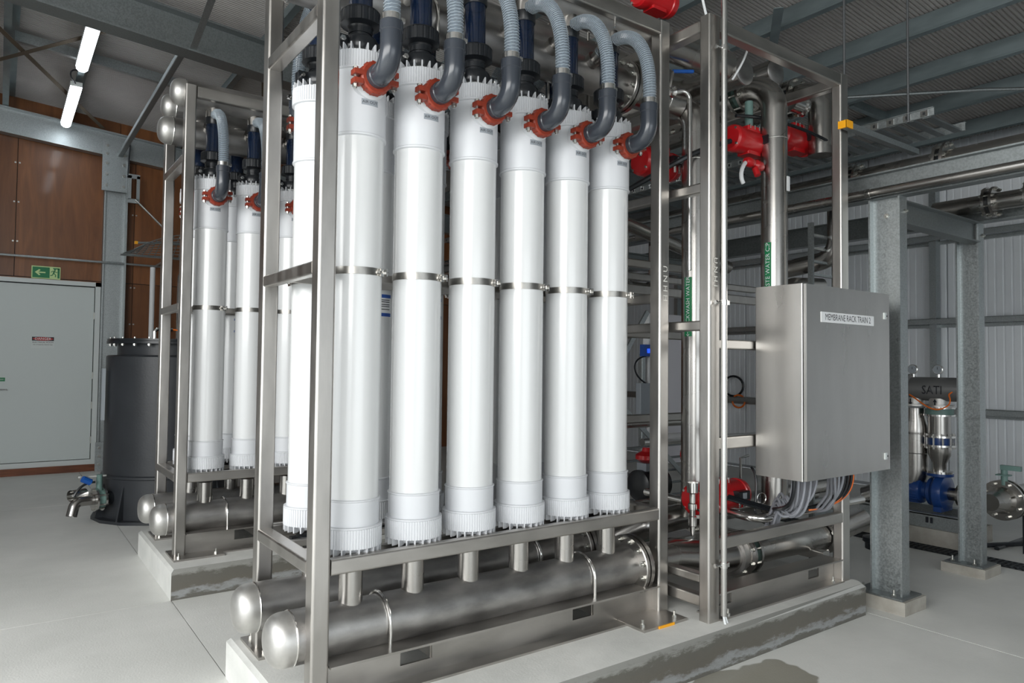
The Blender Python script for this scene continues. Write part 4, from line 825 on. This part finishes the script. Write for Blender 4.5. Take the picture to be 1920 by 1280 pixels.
part('hose_elbow', G().tube(bez((4.02, 2.92, 2.97), (3.95, 2.9, 2.92), (3.93, 2.9, 2.86), (3.97, 2.9, 2.82)), 0.014, 8), 'label', t); part('knob', G().cyl((4.10, 2.9, 2.94), (4.10, 2.88, 2.89), 0.022, n=12), 'red', t)
part('tag', G().box(4.30, 4.33, 2.79, 2.795, 2.80, 2.90), 'label', t, 'white hanging tag')
actuator('red valve actuator seen behind the near pipe at the top right of the bay', (4.86, 3.1, 3.33), 0.40, 0.10)
single('steel_spool', G().lathe((4.70, 3.02, 3.56), (1, -.15, -.1), [(0.06, 0), (0.06, .1), (0.075, .11), (0.075, .13), (0.05, .14)], 24), 'bright', 'short bright spool piece beside the farther red actuator', 'pipe')
actuator('dark red actuator half hidden behind the near rack upright near the top', (3.62, 3.34, 2.98), 0.34, 0.10, limit=True)
actuator('red and yellow topped valve actuator above the near rack top beam', (3.28, 3.05, 3.90), 0.30, 0.085, limit=False)
single('yellow_dial', G().lathe((3.36, 2.96, 3.95), (0, 0, 1), [(0.04, 0), (0.045, .02), (0.045, .06), (0.02, .075)], 20), 'yellow', 'yellow and black position dial on top of the actuator above the near rack', 'dial')
actuator('large red actuator low between the uprights left of the cabinet bay pipes', (3.83, 3.0, 0.76), 0.50, 0.10)
t = thing('gauge_column', 'small chromed instrument fitting left of the low red actuator', 'gauge', (3.53, 2.95, 0.55))
part('stack', G().lathe((3.53, 2.95, 0.55), (0, 0, 1), [(0.012, 0), (0.016, .06), (0.026, .065), (0.026, .12), (0.018, .125), (0.018, .16), (0.028, .165), (0.028, .20), (0.02, .205), (0.02, .26), (0.036, .27), (0.036, .33)], 16), 'bright', t)
# low pipework
t = thing('feed_pipe', 'large low steel pipe leading right from the bottom header under the bay', 'pipe', (3.9, 2.85, 0.3))
part('mitre_pipe', G().tube([(3.03, 2.969, 0.452), (3.36, 2.969, 0.452), (3.58, 2.86, 0.43), (3.86, 2.85, 0.42)], 0.105, 32), 'pipe', t)
part('reducer', G().cyl((3.76, 2.85, 0.42), (3.84, 2.85, 0.42), 0.125, 0.105, n=32), 'pipem', t)
part('pipe', G().cyl((3.94, 2.85, 0.42), (4.78, 2.85, 0.405), 0.088, n=32), 'pipe', t)
flanges(t, (3.89, 2.85, 0.42), (1, 0, 0), 0.135, 0.045); flanges(t, (4.83, 2.85, 0.405), (1, 0, 0), 0.125, 0.03, body='black')
part('pipe', G().cyl((4.87, 2.86, 0.405), (5.6, 3.0, 0.40), 0.088, n=32), 'pipe', t)
t = thing('back_pipe', 'low steel pipe with weld rings behind the feed pipe', 'pipe', (3.9, 3.3, 0.5))
part('pipe', G().tube(poly_round([(3.03, 3.43, 0.455), (3.3, 3.43, 0.455), (3.45, 3.25, 0.58), (4.0, 3.25, 0.60), (5.3, 3.25, 0.60)], 0.06, 5), 0.085, 28), 'pipe', t); flanges(t, (3.92, 3.25, 0.60), (1, 0, 0), 0.13, 0.045)
single('polished_line', G().tube(poly_round([(3.80, 3.6, 0.70), (3.80, 2.95, 0.68), (3.80, 2.66, 0.672), (5.0, 2.66, 0.672)], 0.09, 8), 0.026, 14), 'bright', 'slim polished pipe bending along the top of the bay lower rail', 'pipe')
single('polished_line', G().cyl((3.3, 3.0, 0.66), (3.3, 3.9, 0.66), 0.022, n=12), 'bright', 'slim polished pipe low between near rack and bay', 'pipe')
single('polished_line', G().cyl((4.35, 2.98, 0.72), (5.3, 2.98, 0.72), 0.05, n=20), 'pipe', 'polished pipe behind the cable bundles under the cabinet', 'pipe')
single('level_pipe', G().cyl((3.1, 4.0, 1.152), (4.9, 4.0, 1.14), 0.032, n=16), 'pipe', 'horizontal steel pipe behind the uprights at waist height', 'pipe')
single('grey_drain_pipe', G().tube(poly_round([(4.6, 4.2, 0.99), (5.30, 4.2, 0.99), (5.30, 4.2, 0.0)], 0.07), 0.035, 16), 'label', 'white plastic pipe bending down behind the low red actuator', 'pipe')
single('polished_line', G().cyl((4.7, 4.5, 0.92), (6.4, 4.5, 0.90), 0.035, n=14).cyl((5.6, 4.5, 0), (5.6, 4.5, 0.9), 0.02, n=10), 'bright', 'polished pipe low in front of the white wall left of the cabinet', 'pipe')
single('tee_handle', G().tube([(4.35, 3.2, 0.72), (4.35, 3.2, 0.95), (4.44, 3.2, 0.96)], 0.009, 8), 'bright', 'thin bent steel rod handle right of the low red actuator', 'handle')
actuator('small red actuator further back above the low actuator', (4.55, 3.8, 0.90), 0.20, 0.06, limit=False)
single('earth_ring', G().ring((4.08, 2.84, 0.745), (0.3, 1, 0), 0.035, 0.004, 24), 'bright', 'thin wire ring hanging at the low red actuator', 'ring')
single('control_cable', G().tube(bez((4.0, 2.86, 0.95), (4.06, 2.84, 0.9), (4.0, 2.83, 0.75), (3.98, 2.82, 0.68))+bez((3.98, 2.82, 0.68), (4.0, 2.8, 0.6), (4.1, 2.8, 0.55), (4.2, 2.8, 0.62)), 0.008, 6), 'black', 'black cable looping in front of the low red actuator', 'cable')
single('control_cable', G().tube(bez((3.3, 3.3, 2.75), (3.5, 3.1, 2.9), (3.55, 3.0, 2.98), (3.9, 2.95, 3.1)), 0.018, 8), 'black', 'thick black cable slanting between the uprights near the top', 'cable')
single('control_cable', G().tube(bez((4.0, 2.98, 3.3), (4.3, 2.95, 3.36), (4.8, 2.9, 3.36), (5.2, 2.85, 3.22)), 0.012, 8), 'black', 'black cable running right past the elbow of the waste pipe', 'cable')

# motor with red valve seen left of the near rack's right upright
t = thing('black_motor', 'black pump motor with red valve head right of the last white tube', 'motor', (4.35, 4.2, 0.5))
part('motor_body', G().lathe((4.06, 3.95, 0.67), (1, 0, 0), [(0.08, 0), (0.12, 0.02), (0.12, 0.05), (0.112, 0.055), (0.112, 0.24), (0.12, 0.25), (0.12, 0.28), (0.08, 0.30)], 36), 'black', t)
g = G(); [g.box(4.13, 4.29, 3.95+.115*cos(a)-.004, 3.95+.115*cos(a)+.004, .67+.115*sin(a)-.004, .67+.115*sin(a)+.004) for a in [k*PI/12 for k in range(24)]]; part('cooling_fin', g, 'black', t, kind='stuff')
part('pedestal', G().cyl((4.20, 3.95, 0.0), (4.20, 3.95, 0.57), 0.055, n=16), 'green', t); part('valve_head', G().lathe((4.19, 3.95, 0.84), (0, 0, 1), [(0.05, 0), (0.10, .03), (0.10, .06), (0.05, .09), (0.04, .12)], 12), 'red', t); part('seat', G().box(4.12, 4.27, 3.90, 4.0, 0.78, 0.84), 'labelg', t)
part('foot', G().box(4.1, 4.5, 3.86, 4.14, 0, 0.03), 'grout', t)

# ------------------------------------------------------------------ board and bits behind
t = thing('instrument_board', 'tall white board on legs seen between the two near uprights', 'board', (6.9, 6.0, 0))
part('panel', G().box(6.36, 7.35, 5.96, 6.02, 0.42, 2.24), 'lilac', t); part('lit_edge', G().box(6.325, 6.36, 5.955, 6.05, 0.42, 2.24), 'label', t); g = G(); [g.bar(x, x+.05, 6.02, 6.07, 0, 2.24) for x in (6.45, 7.25)]; part('leg', g, 'galv', t)  # daylight on the board's left edge painted in as a whiter strip
t = thing('analyser', 'small grey instrument box with blue display left of the white board', 'instrument', (6.2, 5.9, 1.0))
part('case', G().bar(6.13, 6.36, 5.9, 5.98, 0.98, 1.40, 0.01), 'labelg', t); part('display_box', G().box(6.2, 6.36, 5.9, 5.98, 1.72, 1.86), 'inkblue', t); part('display', G().box(6.24, 6.33, 5.894, 5.9, 1.76, 1.81), 'disp', t)
part('cable', G().tube(bez((6.25, 5.93, 1.72), (6.0, 5.93, 1.7), (6.0, 5.93, 1.5), (6.25, 5.93, 1.4)), 0.01, 6), 'ink', t); part('stand', G().bar(6.22, 6.28, 5.96, 6.02, 0, 1.75), 'galv', t)
single('stair_stringer', strap((5.3, 5.0, 2.15), (3.72, 5.0, 0.0), 0.05, 0.02, (0, 1, 0)), 'galv', 'diagonal galvanised bar behind the right end of the near rack, rising right', 'brace')
single('stair_stringer', strap((5.2, 5.4, 1.30), (6.6, 5.4, 0.15), 0.05, 0.02, (0, 1, 0)), 'galv', 'diagonal galvanised bar behind the uprights, falling right', 'brace')
t = thing('shelf_frame', 'low dark steel frame of thin rails behind the uprights', 'frame', (5.95, 5.5, 0))
for i in range(5): part('rail', G().bar(5.3, 6.6, 5.45, 5.5, 0.15+.14*i, 0.17+.14*i, .004), 'galvd', t)
for x in (5.3, 6.56): part('leg', G().bar(x, x+.04, 5.5, 5.54, 0, 0.9, .004), 'galvd', t)
single('back_rail', G().bar(3.25, 6.1, 4.3, 4.35, 2.22, 2.30), 'steel', 'steel rail behind the right upright of the near rack at band height', 'rail')
single('back_rail', G().bar(3.25, 6.1, 4.3, 4.35, 2.34, 2.40), 'steel', 'upper steel rail behind the right upright of the near rack', 'rail')
single('goose_neck_pipe', G().tube(poly_round([(4.55, 4.6, 2.9), (4.55, 4.6, 2.32), (4.95, 4.6, 2.32), (4.95, 4.6, 2.9)], 0.12), 0.05, 16), 'pipe', 'U-shaped steel pipe behind the right upright of the near rack', 'pipe')
t = thing('wall_reel', 'small black and orange cable coil on the far white wall', 'cable', (9.3, 6.6, 1.2))
part('coil', G().ring((9.6, 7.2, 1.30), (1, 0.3, 0), 0.16, 0.018, 20), 'black', t); part('coil', G().ring((9.6, 7.1, 1.06), (1, .3, 0), 0.10, 0.015, 20), 'ocable', t, 'orange coil')

# ------------------------------------------------------------------ pipe bridge: columns, beams, pipes
def hcol(xa, yn, yf, z0, z1, lab):
    t = thing('steel_column', lab, 'column', ((xa+.05), (yn+yf)/2, 0)); b_ = 0.10
    g = G(); g.box(xa, xa+b_, yn, yn+.012, z0, z1); g.box(xa, xa+b_, yf-.012, yf, z0, z1); g.box(xa+b_/2-.005, xa+b_/2+.005, yn+.012, yf-.012, z0, z1); part('shaft', g, 'galv', t)
    part('base_plate', G().box(xa-.06, xa+b_+.10, yn-.03, yf+.08, z0-.012, z0), 'galvd', t); part('grout_pad', G().box(xa-.07, xa+b_+.12, yn-.05, yf+.10, 0, z0-.012), 'grout', t)
    g = G(); [g.bolt((x, y, z0), (0, 0, 1), 0.016, 0.015, 0.03) for x in (xa-.03, xa+b_+.06) for y in (yn+.04, yf+.03)]; part('anchor_bolt', g, 'bolt', t)
    g = G(); g.bolt((xa+.044, (yn+yf)/2, z1-.12), (-1, 0, 0), 0.018, 0.012, 0.01); g.bolt((xa+b_*.7, yn, z1-.1), (0, -1, 0), 0.016, 0.012, 0.01); part('bolt', g, 'bolt', t)
    return t
hcol(4.862, 2.32, 2.531, 0.10, 2.765, 'galvanised H-column right behind the control cabinet')
hcol(6.216, 2.366, 2.532, 0.085, 2.76, 'galvanised H-column furthest right, second from the cabinet')
def ibeam(axis, a0, a1, uc, z0, h, wd, t_=0.010):
    g = G()
    for (p, q, c, d_) in ((z0, z0+t_, uc-wd/2, uc+wd/2), (z0+t_, z0+h-t_, uc-.005, uc+.005), (z0+h-t_, z0+h, uc-wd/2, uc+wd/2)):
        if axis == 'y': g.box(c, d_, a0, a1, p, q)
        else: g.box(a0, a1, c, d_, p, q)
    return g
single('bridge_beam', ibeam('y', -3.5, 9.5, 4.912, 2.765, 0.185, 0.10), 'galvd', 'long galvanised beam on top of the nearer column, running across to the left', 'beam')
single('bridge_beam', ibeam('y', -3.5, 9.5, 6.27, 2.76, 0.185, 0.10), 'galvd', 'long galvanised beam on top of the farther right column', 'beam')
single('bridge_beam', ibeam('x', 4.965, 6.215, 2.40, 2.60, 0.16, 0.10), 'galvd', 'short galvanised cross beam joining the two right columns', 'beam')
single('bridge_beam', ibeam('x', 4.965, 6.215, 5.2, 2.60, 0.16, 0.10), 'galvd', 'short cross beam of the pipe bridge behind the cabinet bay', 'beam')
t = thing('bridge_pipe', 'long pale steel pipe slung along the front of the pipe bridge', 'pipe', (4.80, 2.0, 2.76))
part('pipe', G().cyl((4.80, -3.5, 2.795), (4.80, 9.0, 2.80), 0.029, n=20), 'pipe', t); part('pipe_clip', G().lathe((4.80, 2.48, 2.797), (0, 1, 0), [(0.033, 0), (0.033, .03)], 20), 'bright', t)
t = thing('bridge_pipe', 'large flanged steel pipe lying on top of the pipe bridge', 'pipe', (5.35, 2, 2.95))
part('pipe', G().cyl((5.35, -3.5, 3.05), (5.35, 9.4, 3.05), 0.085, n=28), 'pipe', t)
for (y, R) in ((2.87, 0.125), (2.24, 0.14)): flanges(t, (5.35, y, 3.05), (0, 1, 0), R, 0.03, 10, 'black')
single('bridge_pipe', G().cyl((5.62, -3.5, 3.03), (5.62, 9.4, 3.03), 0.06, n=24), 'pipe', 'medium steel pipe on the pipe bridge behind the large flanged one', 'pipe')
single('bridge_pipe', G().cyl((5.85, -3.5, 3.02), (5.85, 9.4, 3.02), 0.045, n=24), 'pipe', 'slim steel pipe farthest back on top of the pipe bridge', 'pipe')
t = thing('bridge_pipe', 'flanged steel pipe hanging under the pipe bridge at far right', 'pipe', (5.7, 2, 2.6))
part('pipe', G().cyl((6.02, 2.6, 2.86), (6.02, 0.0, 2.86), 0.065, n=24), 'pipe', t)
for y in (2.20, 1.93): flanges(t, (6.02, y, 2.86), (0, 1, 0), 0.115, 0.03, 8, 'black')
single('drop_pipe', G().tube(poly_round([(5.2, 2.95, 3.0), (5.2, 2.95, 2.45), (5.2, 3.4, 2.40)], 0.16), 0.07, 24), 'pipe', 'dull steel elbow dropping from the bridge left of the nearer column', 'pipe')
single('drop_pipe', G().tube(poly_round([(4.9, 3.2, 1.5), (4.9, 3.2, 2.25), (5.4, 3.2, 2.28)], 0.14), 0.05, 20), 'pipe', 'steel pipe bending over behind the cabinet top', 'pipe')
t = thing('ladder_tray', 'narrow upright ladder tray with rungs behind the cabinet top', 'tray', (5.1, 3.2, 0))
for x in (4.95, 5.28): part('side_rail', G().box(x, x+.02, 3.0, 3.04, 0, 2.7), 'galvd', t)
for i in range(26): part('rung', G().box(4.97, 5.28, 3.005, 3.035, 0.1+.1*i, 0.118+.1*i), 'galv', t)
# cable ladder hung from the roof
def tray(y0, y1, x0, x1, z0, h, lab, name='cable_tray'):
    t = thing(name, lab, 'tray', ((x0+x1)/2, (y0+y1)/2, z0))
    for (xa, s_) in ((x0, 1), (x1, -1)):
        g = G(); g.box(min(xa, xa+s_*.004), max(xa, xa+s_*.004), y0, y1, z0, z0+h); g.box(min(xa, xa-s_*.018), max(xa, xa-s_*.018), y0, y1, z0+h-.004, z0+h); g.box(min(xa, xa-s_*.018), max(xa, xa-s_*.018), y0, y1, z0, z0+.004); part('side_rail', g, 'galv', t)
    p0 = None; k = 0; y = y0+.02
    while y < y1-.05 and k < 60:
        g = G(); g.box(x0, x1, y, y+.055, z0-.004, z0+.010)
        part('rung', g, 'galvd', t); g = G(); g.box(x0-.006, x0, y+.02, y+.07, z0+.008, z0+h-.010)
        part('rail_plate', g, 'bright' if k < 30 else 'galv', t)
        part('slot', G().box(x0-.0075, x0-.006, y+.037, y+.053, z0+h*.5-.010, z0+h*.5+.010), 'dark', t); y += 0.118; k += 1
    return t
tray(2.27, 9.0, 5.26, 5.76, 3.375, 0.062, 'galvanised cable tray hanging by rods from the roof at right')
for (x, y, lab) in ((5.25, 2.44, 'long thin roof rod carrying the cable tray, right one'), (4.72, 2.62, 'long thin roof rod beside the bay frame corner, left one'), (5.77, 4.2, 'thin roof rod carrying the cable tray behind the bay frame')):
    single('hanger_rod', G().cyl((x, y, 3.2 if x < 5 else 3.37), (x, y, 5.1-.08*x), 0.0085, n=8), 'rod', lab, 'rod')
t = thing('strut_bracket', 'steel strut with orange end cap reaching right from the bay frame post', 'bracket', (5.0, 2.52, 3.2))
part('strut', G().box(4.50, 5.50, 2.48, 2.525, 3.195, 3.235), 'galv', t); part('end_cap', G().box(4.485, 4.50, 2.475, 2.535, 3.190, 3.240).box(4.485, 4.56, 2.472, 2.480, 3.190, 3.240), 'yellow', t, 'orange plastic end cap')
tray(0.2, 2.0, 5.95, 6.2, 3.02, 0.05, 'short galvanised tray on the pipe bridge at the right edge')

# right wall girts and mullions
for (y0, y1) in ((-4.4, 11.9),):
    for z, lab in ((3.25, 'upper'), (2.19, 'middle'), (1.08, 'lower')):
        t = thing('wall_girt', f'{lab} horizontal girt along the ribbed white wall', 'girt', (9.62, 4, z))
        g = G(); g.box(9.55, 9.70, y0, y1, z+.045, z+.05); g.box(9.55, 9.554, y0, y1, z-.02, z+.05); part('girt_rail', g, 'galv', t)
        g = G(); g.box(9.66, 9.70, y0, y1, z-.06, z-.02); part('girt_flange', g, 'galv', t)
for y in (4.18, 8.4):
    single('wall_post', G().box(9.58, 9.70, y-.05, y+.03, 0, 4.15), 'galv', {4.18: 'galvanised wall post between the two right columns', 8.4: 'galvanised wall post behind the cabinet bay', -0.2: 'galvanised wall post beyond the right edge'}[y], 'post')
single('eave_beam', G().box(9.3, 9.5, YF, YB-.1, 3.95, 4.25), 'purlin', 'dark eave beam at the head of the ribbed white wall', 'beam')

# ------------------------------------------------------------------ pump station right
t = thing('blue_pump', 'blue electric pump on a steel base between the two right columns', 'pump', (7.2, 3.2, 0.15)); px = 7.2
part('volute', G().lathe((px, 3.00, 0.45), (0, 1, 0), [(0.09, 0), (0.16, 0.02), (0.17, 0.05), (0.17, 0.09), (0.14, 0.12), (0.10, 0.14)], 36), 'bluep', t)
part('suction_flange', G().lathe((px, 2.90, 0.45), (0, 1, 0), [(0.10, 0), (0.10, .02), (0.06, .025), (0.06, .1)], 28), 'pipe', t)
part('bearing_bracket', G().lathe((px, 3.13, 0.45), (0, 1, 0), [(0.13, 0), (0.13, .03), (0.08, .06), (0.08, .09), (0.12, .10)], 28), 'bluep', t)
part('motor', G().lathe((px, 3.23, 0.45), (0, 1, 0), [(0.12, 0), (0.125, .02), (0.125, .26), (0.10, .30)], 32), 'bluep', t)
g = G(); [g.box(px+.126*cos(a)-.003, px+.126*cos(a)+.003, 3.25, 3.48, .45+.126*sin(a)-.003, .45+.126*sin(a)+.003) for a in [k*PI/14 for k in range(28)]]; part('cooling_fin', g, 'bluep', t, kind='stuff')
g = G(); g.box(px-.13, px+.10, 3.02, 3.09, 0.285, 0.33); g.poly('y', 3.03, 3.08, [(0.30, px-.10), (0.42, px-.05), (0.42, px+.05), (0.30, px+.10)]); part('foot', g, 'bluep', t)
g = G(); g.cyl((px, 3.085, 0.56), (px, 3.085, 0.61), 0.06, n=20); g.cyl((px, 3.085, 0.605), (px, 3.085, 0.63), 0.115, n=28); part('discharge_flange', g, 'bluep', t)
t = thing('pump_base', 'steel channel base on a concrete block under the blue pump', 'base', (7.2, 3.2, 0))
part('concrete_block', G().box(6.92, 7.6, 2.80, 3.75, 0.0, 0.15), 'grout', t); part('channel_frame', G().box(6.95, 6.96, 2.82, 3.72, 0.15, 0.275).box(6.95, 7.02, 2.82, 3.72, 0.265, 0.28).box(7.4, 7.5, 2.82, 3.72, 0.15, 0.28).box(6.95, 7.5, 2.82, 2.83, 0.15, 0.28), 'galv', t)
part('bolt', G().cyl((6.945, 3.09, 0.20), (6.945, 3.09, 0.25), 0.012, n=6).cyl((6.945, 3.05, 0.20), (6.945, 3.05, 0.25), 0.012, n=6), 'ink', t)
t = thing('riser_assembly', 'steel riser with blue bolted expansion joint above the blue pump', 'pipe', (7.2, 3.085, 0.63)); P = (px, 3.085, 0)
part('flange', G().cyl((px, 3.085, .63), (px, 3.085, .65), 0.11, n=28), 'bright', t)
part('reducer', G().lathe(P, (0, 0, 1), [(0.058, .65), (0.058, .72), (0.095, .80), (0.095, .88)], 28), 'pipe', t)
part('expansion_joint', G().lathe(P, (0, 0, 1), [(0.095, .895), (0.10, .93), (0.095, .965)], 28), 'bluep', t)
for z in (.88, .965): part('flange', G().cyl((px, 3.085, z), (px, 3.085, z+.018), 0.135, n=28), 'bright', t)
g = G(); [g.cyl((px+.12*cos(a), 3.085+.12*sin(a), .86), (px+.12*cos(a), 3.085+.12*sin(a), 1.0), 0.009, n=6) for a in [k*PI/5 for k in range(10)]]; part('tie_bolt', g, 'bright', t)
part('spool', G().cyl((px, 3.085, .983), (px, 3.085, 1.17), 0.095, n=28), 'pipe', t)
part('valve_disc', G().cyl((px, 3.085, 1.18), (px, 3.085, 1.235), 0.12, n=28), 'green', t)
for z in (1.165, 1.235): part('flange', G().cyl((px, 3.085, z), (px, 3.085, z+.015), 0.135, n=28), 'bright', t)
t = thing('strainer', 'grey horizontal strainer vessel lettered SATI above the blue pump', 'strainer', (7.2, 3.1, 1.30))
part('vessel', G().lathe((px, 2.80, 1.415), (0, 1, 0), [(0.06, -.02), (0.10, 0), (0.112, .03), (0.112, .52), (0.14, .53), (0.14, .56), (0.10, .58)], 36), 'label', t)
bpy.data.objects[t.children[0].name].data.materials[0] = mat('strainer_grey', (0.20, 0.20, 0.20), 0.42, 0.4)
for y in (3.085, 3.305): g = G(); g.cyl((px, y, 1.25), (px, y, 1.33), 0.085, n=24); g.cyl((px, y, 1.25), (px, y, 1.268), 0.13, n=28); part('nozzle', g, 'dome', t)
part('lettering', G().text('SATI', 0.115, (0, 0, 0), (1, 0, 0), (0, 1, 0), fn=lambda x, y: (px-.1205*cos(y/.1205), 3.10-x*.8, 1.405+.1205*sin(y/.1205))), 'ink', t)
def arrow(yc, zc, up_): s_ = 1 if up_ else -1; return G().add([(px-.09, yc-.006, zc-.03*s_), (px-.09, yc+.006, zc-.03*s_), (px-.09, yc+.006, zc+.005*s_), (px-.09, yc+.018, zc+.005*s_), (px-.09, yc, zc+.035*s_), (px-.09, yc-.018, zc+.005*s_), (px-.09, yc-.006, zc+.005*s_)], [(0, 1, 2, 3, 4, 5, 6)])
part('flow_arrow', arrow(3.085, 1.29, True), 'ink', t); part('flow_arrow', arrow(3.305, 1.29, False), 'ink', t)
for y, lab in ((3.315, 'left round pressure gauge on top of the strainer'), (3.088, 'right round pressure gauge on top of the strainer')):
    t = thing('pressure_gauge', lab, 'gauge', (px, y, 1.52)); part('stem', G().cyl((px, y, 1.52), (px, y, 1.57), 0.014, n=10), 'bright', t); part('case', G().lathe((px+.01, y, 1.60), (-1, 0, 0), [(0.044, 0), (0.046, .005), (0.046, .03), (0.041, .034)], 28), 'bright', t)
    part('dial_face', G().cyl((px-.024, y, 1.60), (px-.026, y, 1.60), 0.039, n=24), 'labelg', t); part('needle', G().box(px-.028, px-.0262, y-.002, y+.002, 1.60, 1.624), 'ink', t)
t = thing('downpipe', 'polished steel pipe curving down left of the blue pump', 'pipe', (px, 3.305, 0.3))
part('reducer', G().lathe((px, 3.305, 0), (0, 0, 1), [(0.085, 1.23), (0.085, 1.17), (0.115, 1.05), (0.115, .98)], 28), 'pipe', t)
part('pipe', G().tube(poly_round([(px, 3.305, 1.0), (px, 3.305, 0.52), (px-.05, 3.75, 0.30)], 0.22, 10), 0.115, 28), 'pipe', t); part('weld_seam', G().ring((px, 3.305, .80), (0, 0, 1), 0.115, 0.004, 28), 'bright', t)
single('orange_lead', G().tube(bez((px-.16, 3.28, 1.36), (px-.2, 3.15, 1.30), (px-.2, 3.05, 1.16), (px-.17, 2.93, 1.28))+bez((px-.17, 2.93, 1.28), (px-.15, 2.9, 1.36), (px-.15, 2.98, 1.36), (px-.1, 2.92, 1.40)), 0.007, 6), 'ocable', 'orange lead looping below the strainer', 'cable')
t = thing('side_valve', 'steel flanged pipe end with green lever valve right of the far column', 'valve', (7.0, 2.45, 0.3)); q = Vector((7.0, 2.50, 0.49)); d = Vector((1, -0.06, 0)).normalized()
part('pipe', G().cyl(q+d*.08, q+d*1.6, 0.105, n=28), 'pipe', t); part('reducer', G().cyl(q-d*.22, q-d*.02, 0.07, 0.115, n=28), 'pipe', t)
part('flange', G().cyl(q-d*.02, q+d*.005, 0.17, n=36), 'pipe', t); part('flange', G().cyl(q+d*.05, q+d*.075, 0.17, n=36), 'pipe', t); part('valve_disc', G().cyl(q+d*.005, q+d*.05, 0.13, n=28), 'green', t)
g = G(); u, v, _ = basis(d); [g.cyl(q+(u*cos(a)+v*sin(a))*.142-d*.05, q+(u*cos(a)+v*sin(a))*.142+d*.1, 0.013, n=6) for a in [k*PI/4+.4 for k in range(8)]]; part('flange_bolt', g, 'bolt', t)
part('valve_stem', G().cyl((7.0, 2.485, 0.62), (7.0, 2.485, 0.75), 0.026, n=12), 'green', t); part('lever', G().box(6.98, 7.02, 2.36, 2.51, 0.75, 0.79).box(6.96, 7.04, 2.44, 2.54, 0.70, 0.71), 'green', t); part('support', G().bar(7.3, 7.35, 2.42, 2.46, 0, 0.38).bar(7.25, 7.9, 2.2, 2.24, 0, 0.03).bar(7.25, 7.9, 2.62, 2.66, 0, 0.03), 'black', t)
single('floor_hose', G().tube([(7.2, 3.6, 0.03), (7.0, 2.9, 0.03), (7.15, 2.75, 0.03), (7.7, 2.5, 0.03), (7.75, 2.3, 0.03), (7.3, 2.25, 0.03)], 0.022, 8), 'black', 'black hose lying on the floor beside the pump base', 'hose')
single('black_flange_stub', G().lathe((5.12, 2.62, 0.30), (0, 0, 1), [(0.03, -.3), (0.03, 0), (0.075, .02), (0.075, .06), (0.09, .07), (0.09, .10), (0.05, .11)], 24), 'black', 'black flanged pipe stub just left of the nearer right column', 'pipe')
# drain channels in the floor
t = thing('drain_channel', 'dark floor drain grating running behind the right columns', 'drain', (6.9, 2.9, 0))
part('channel', G().box(6.68, 6.90, -1, 9.0, -0.005, 0.004), 'dark', t)
g = G(); [g.box(6.68, 6.90, -0.95+.045*k, -0.935+.045*k, 0.004, 0.010) for k in range(220)]; [g.box(x, x+.006, -1, 9, 0.004, 0.010) for x in (6.68, 6.75, 6.82, 6.894)]; part('grating', g, 'grate', t, kind='stuff')
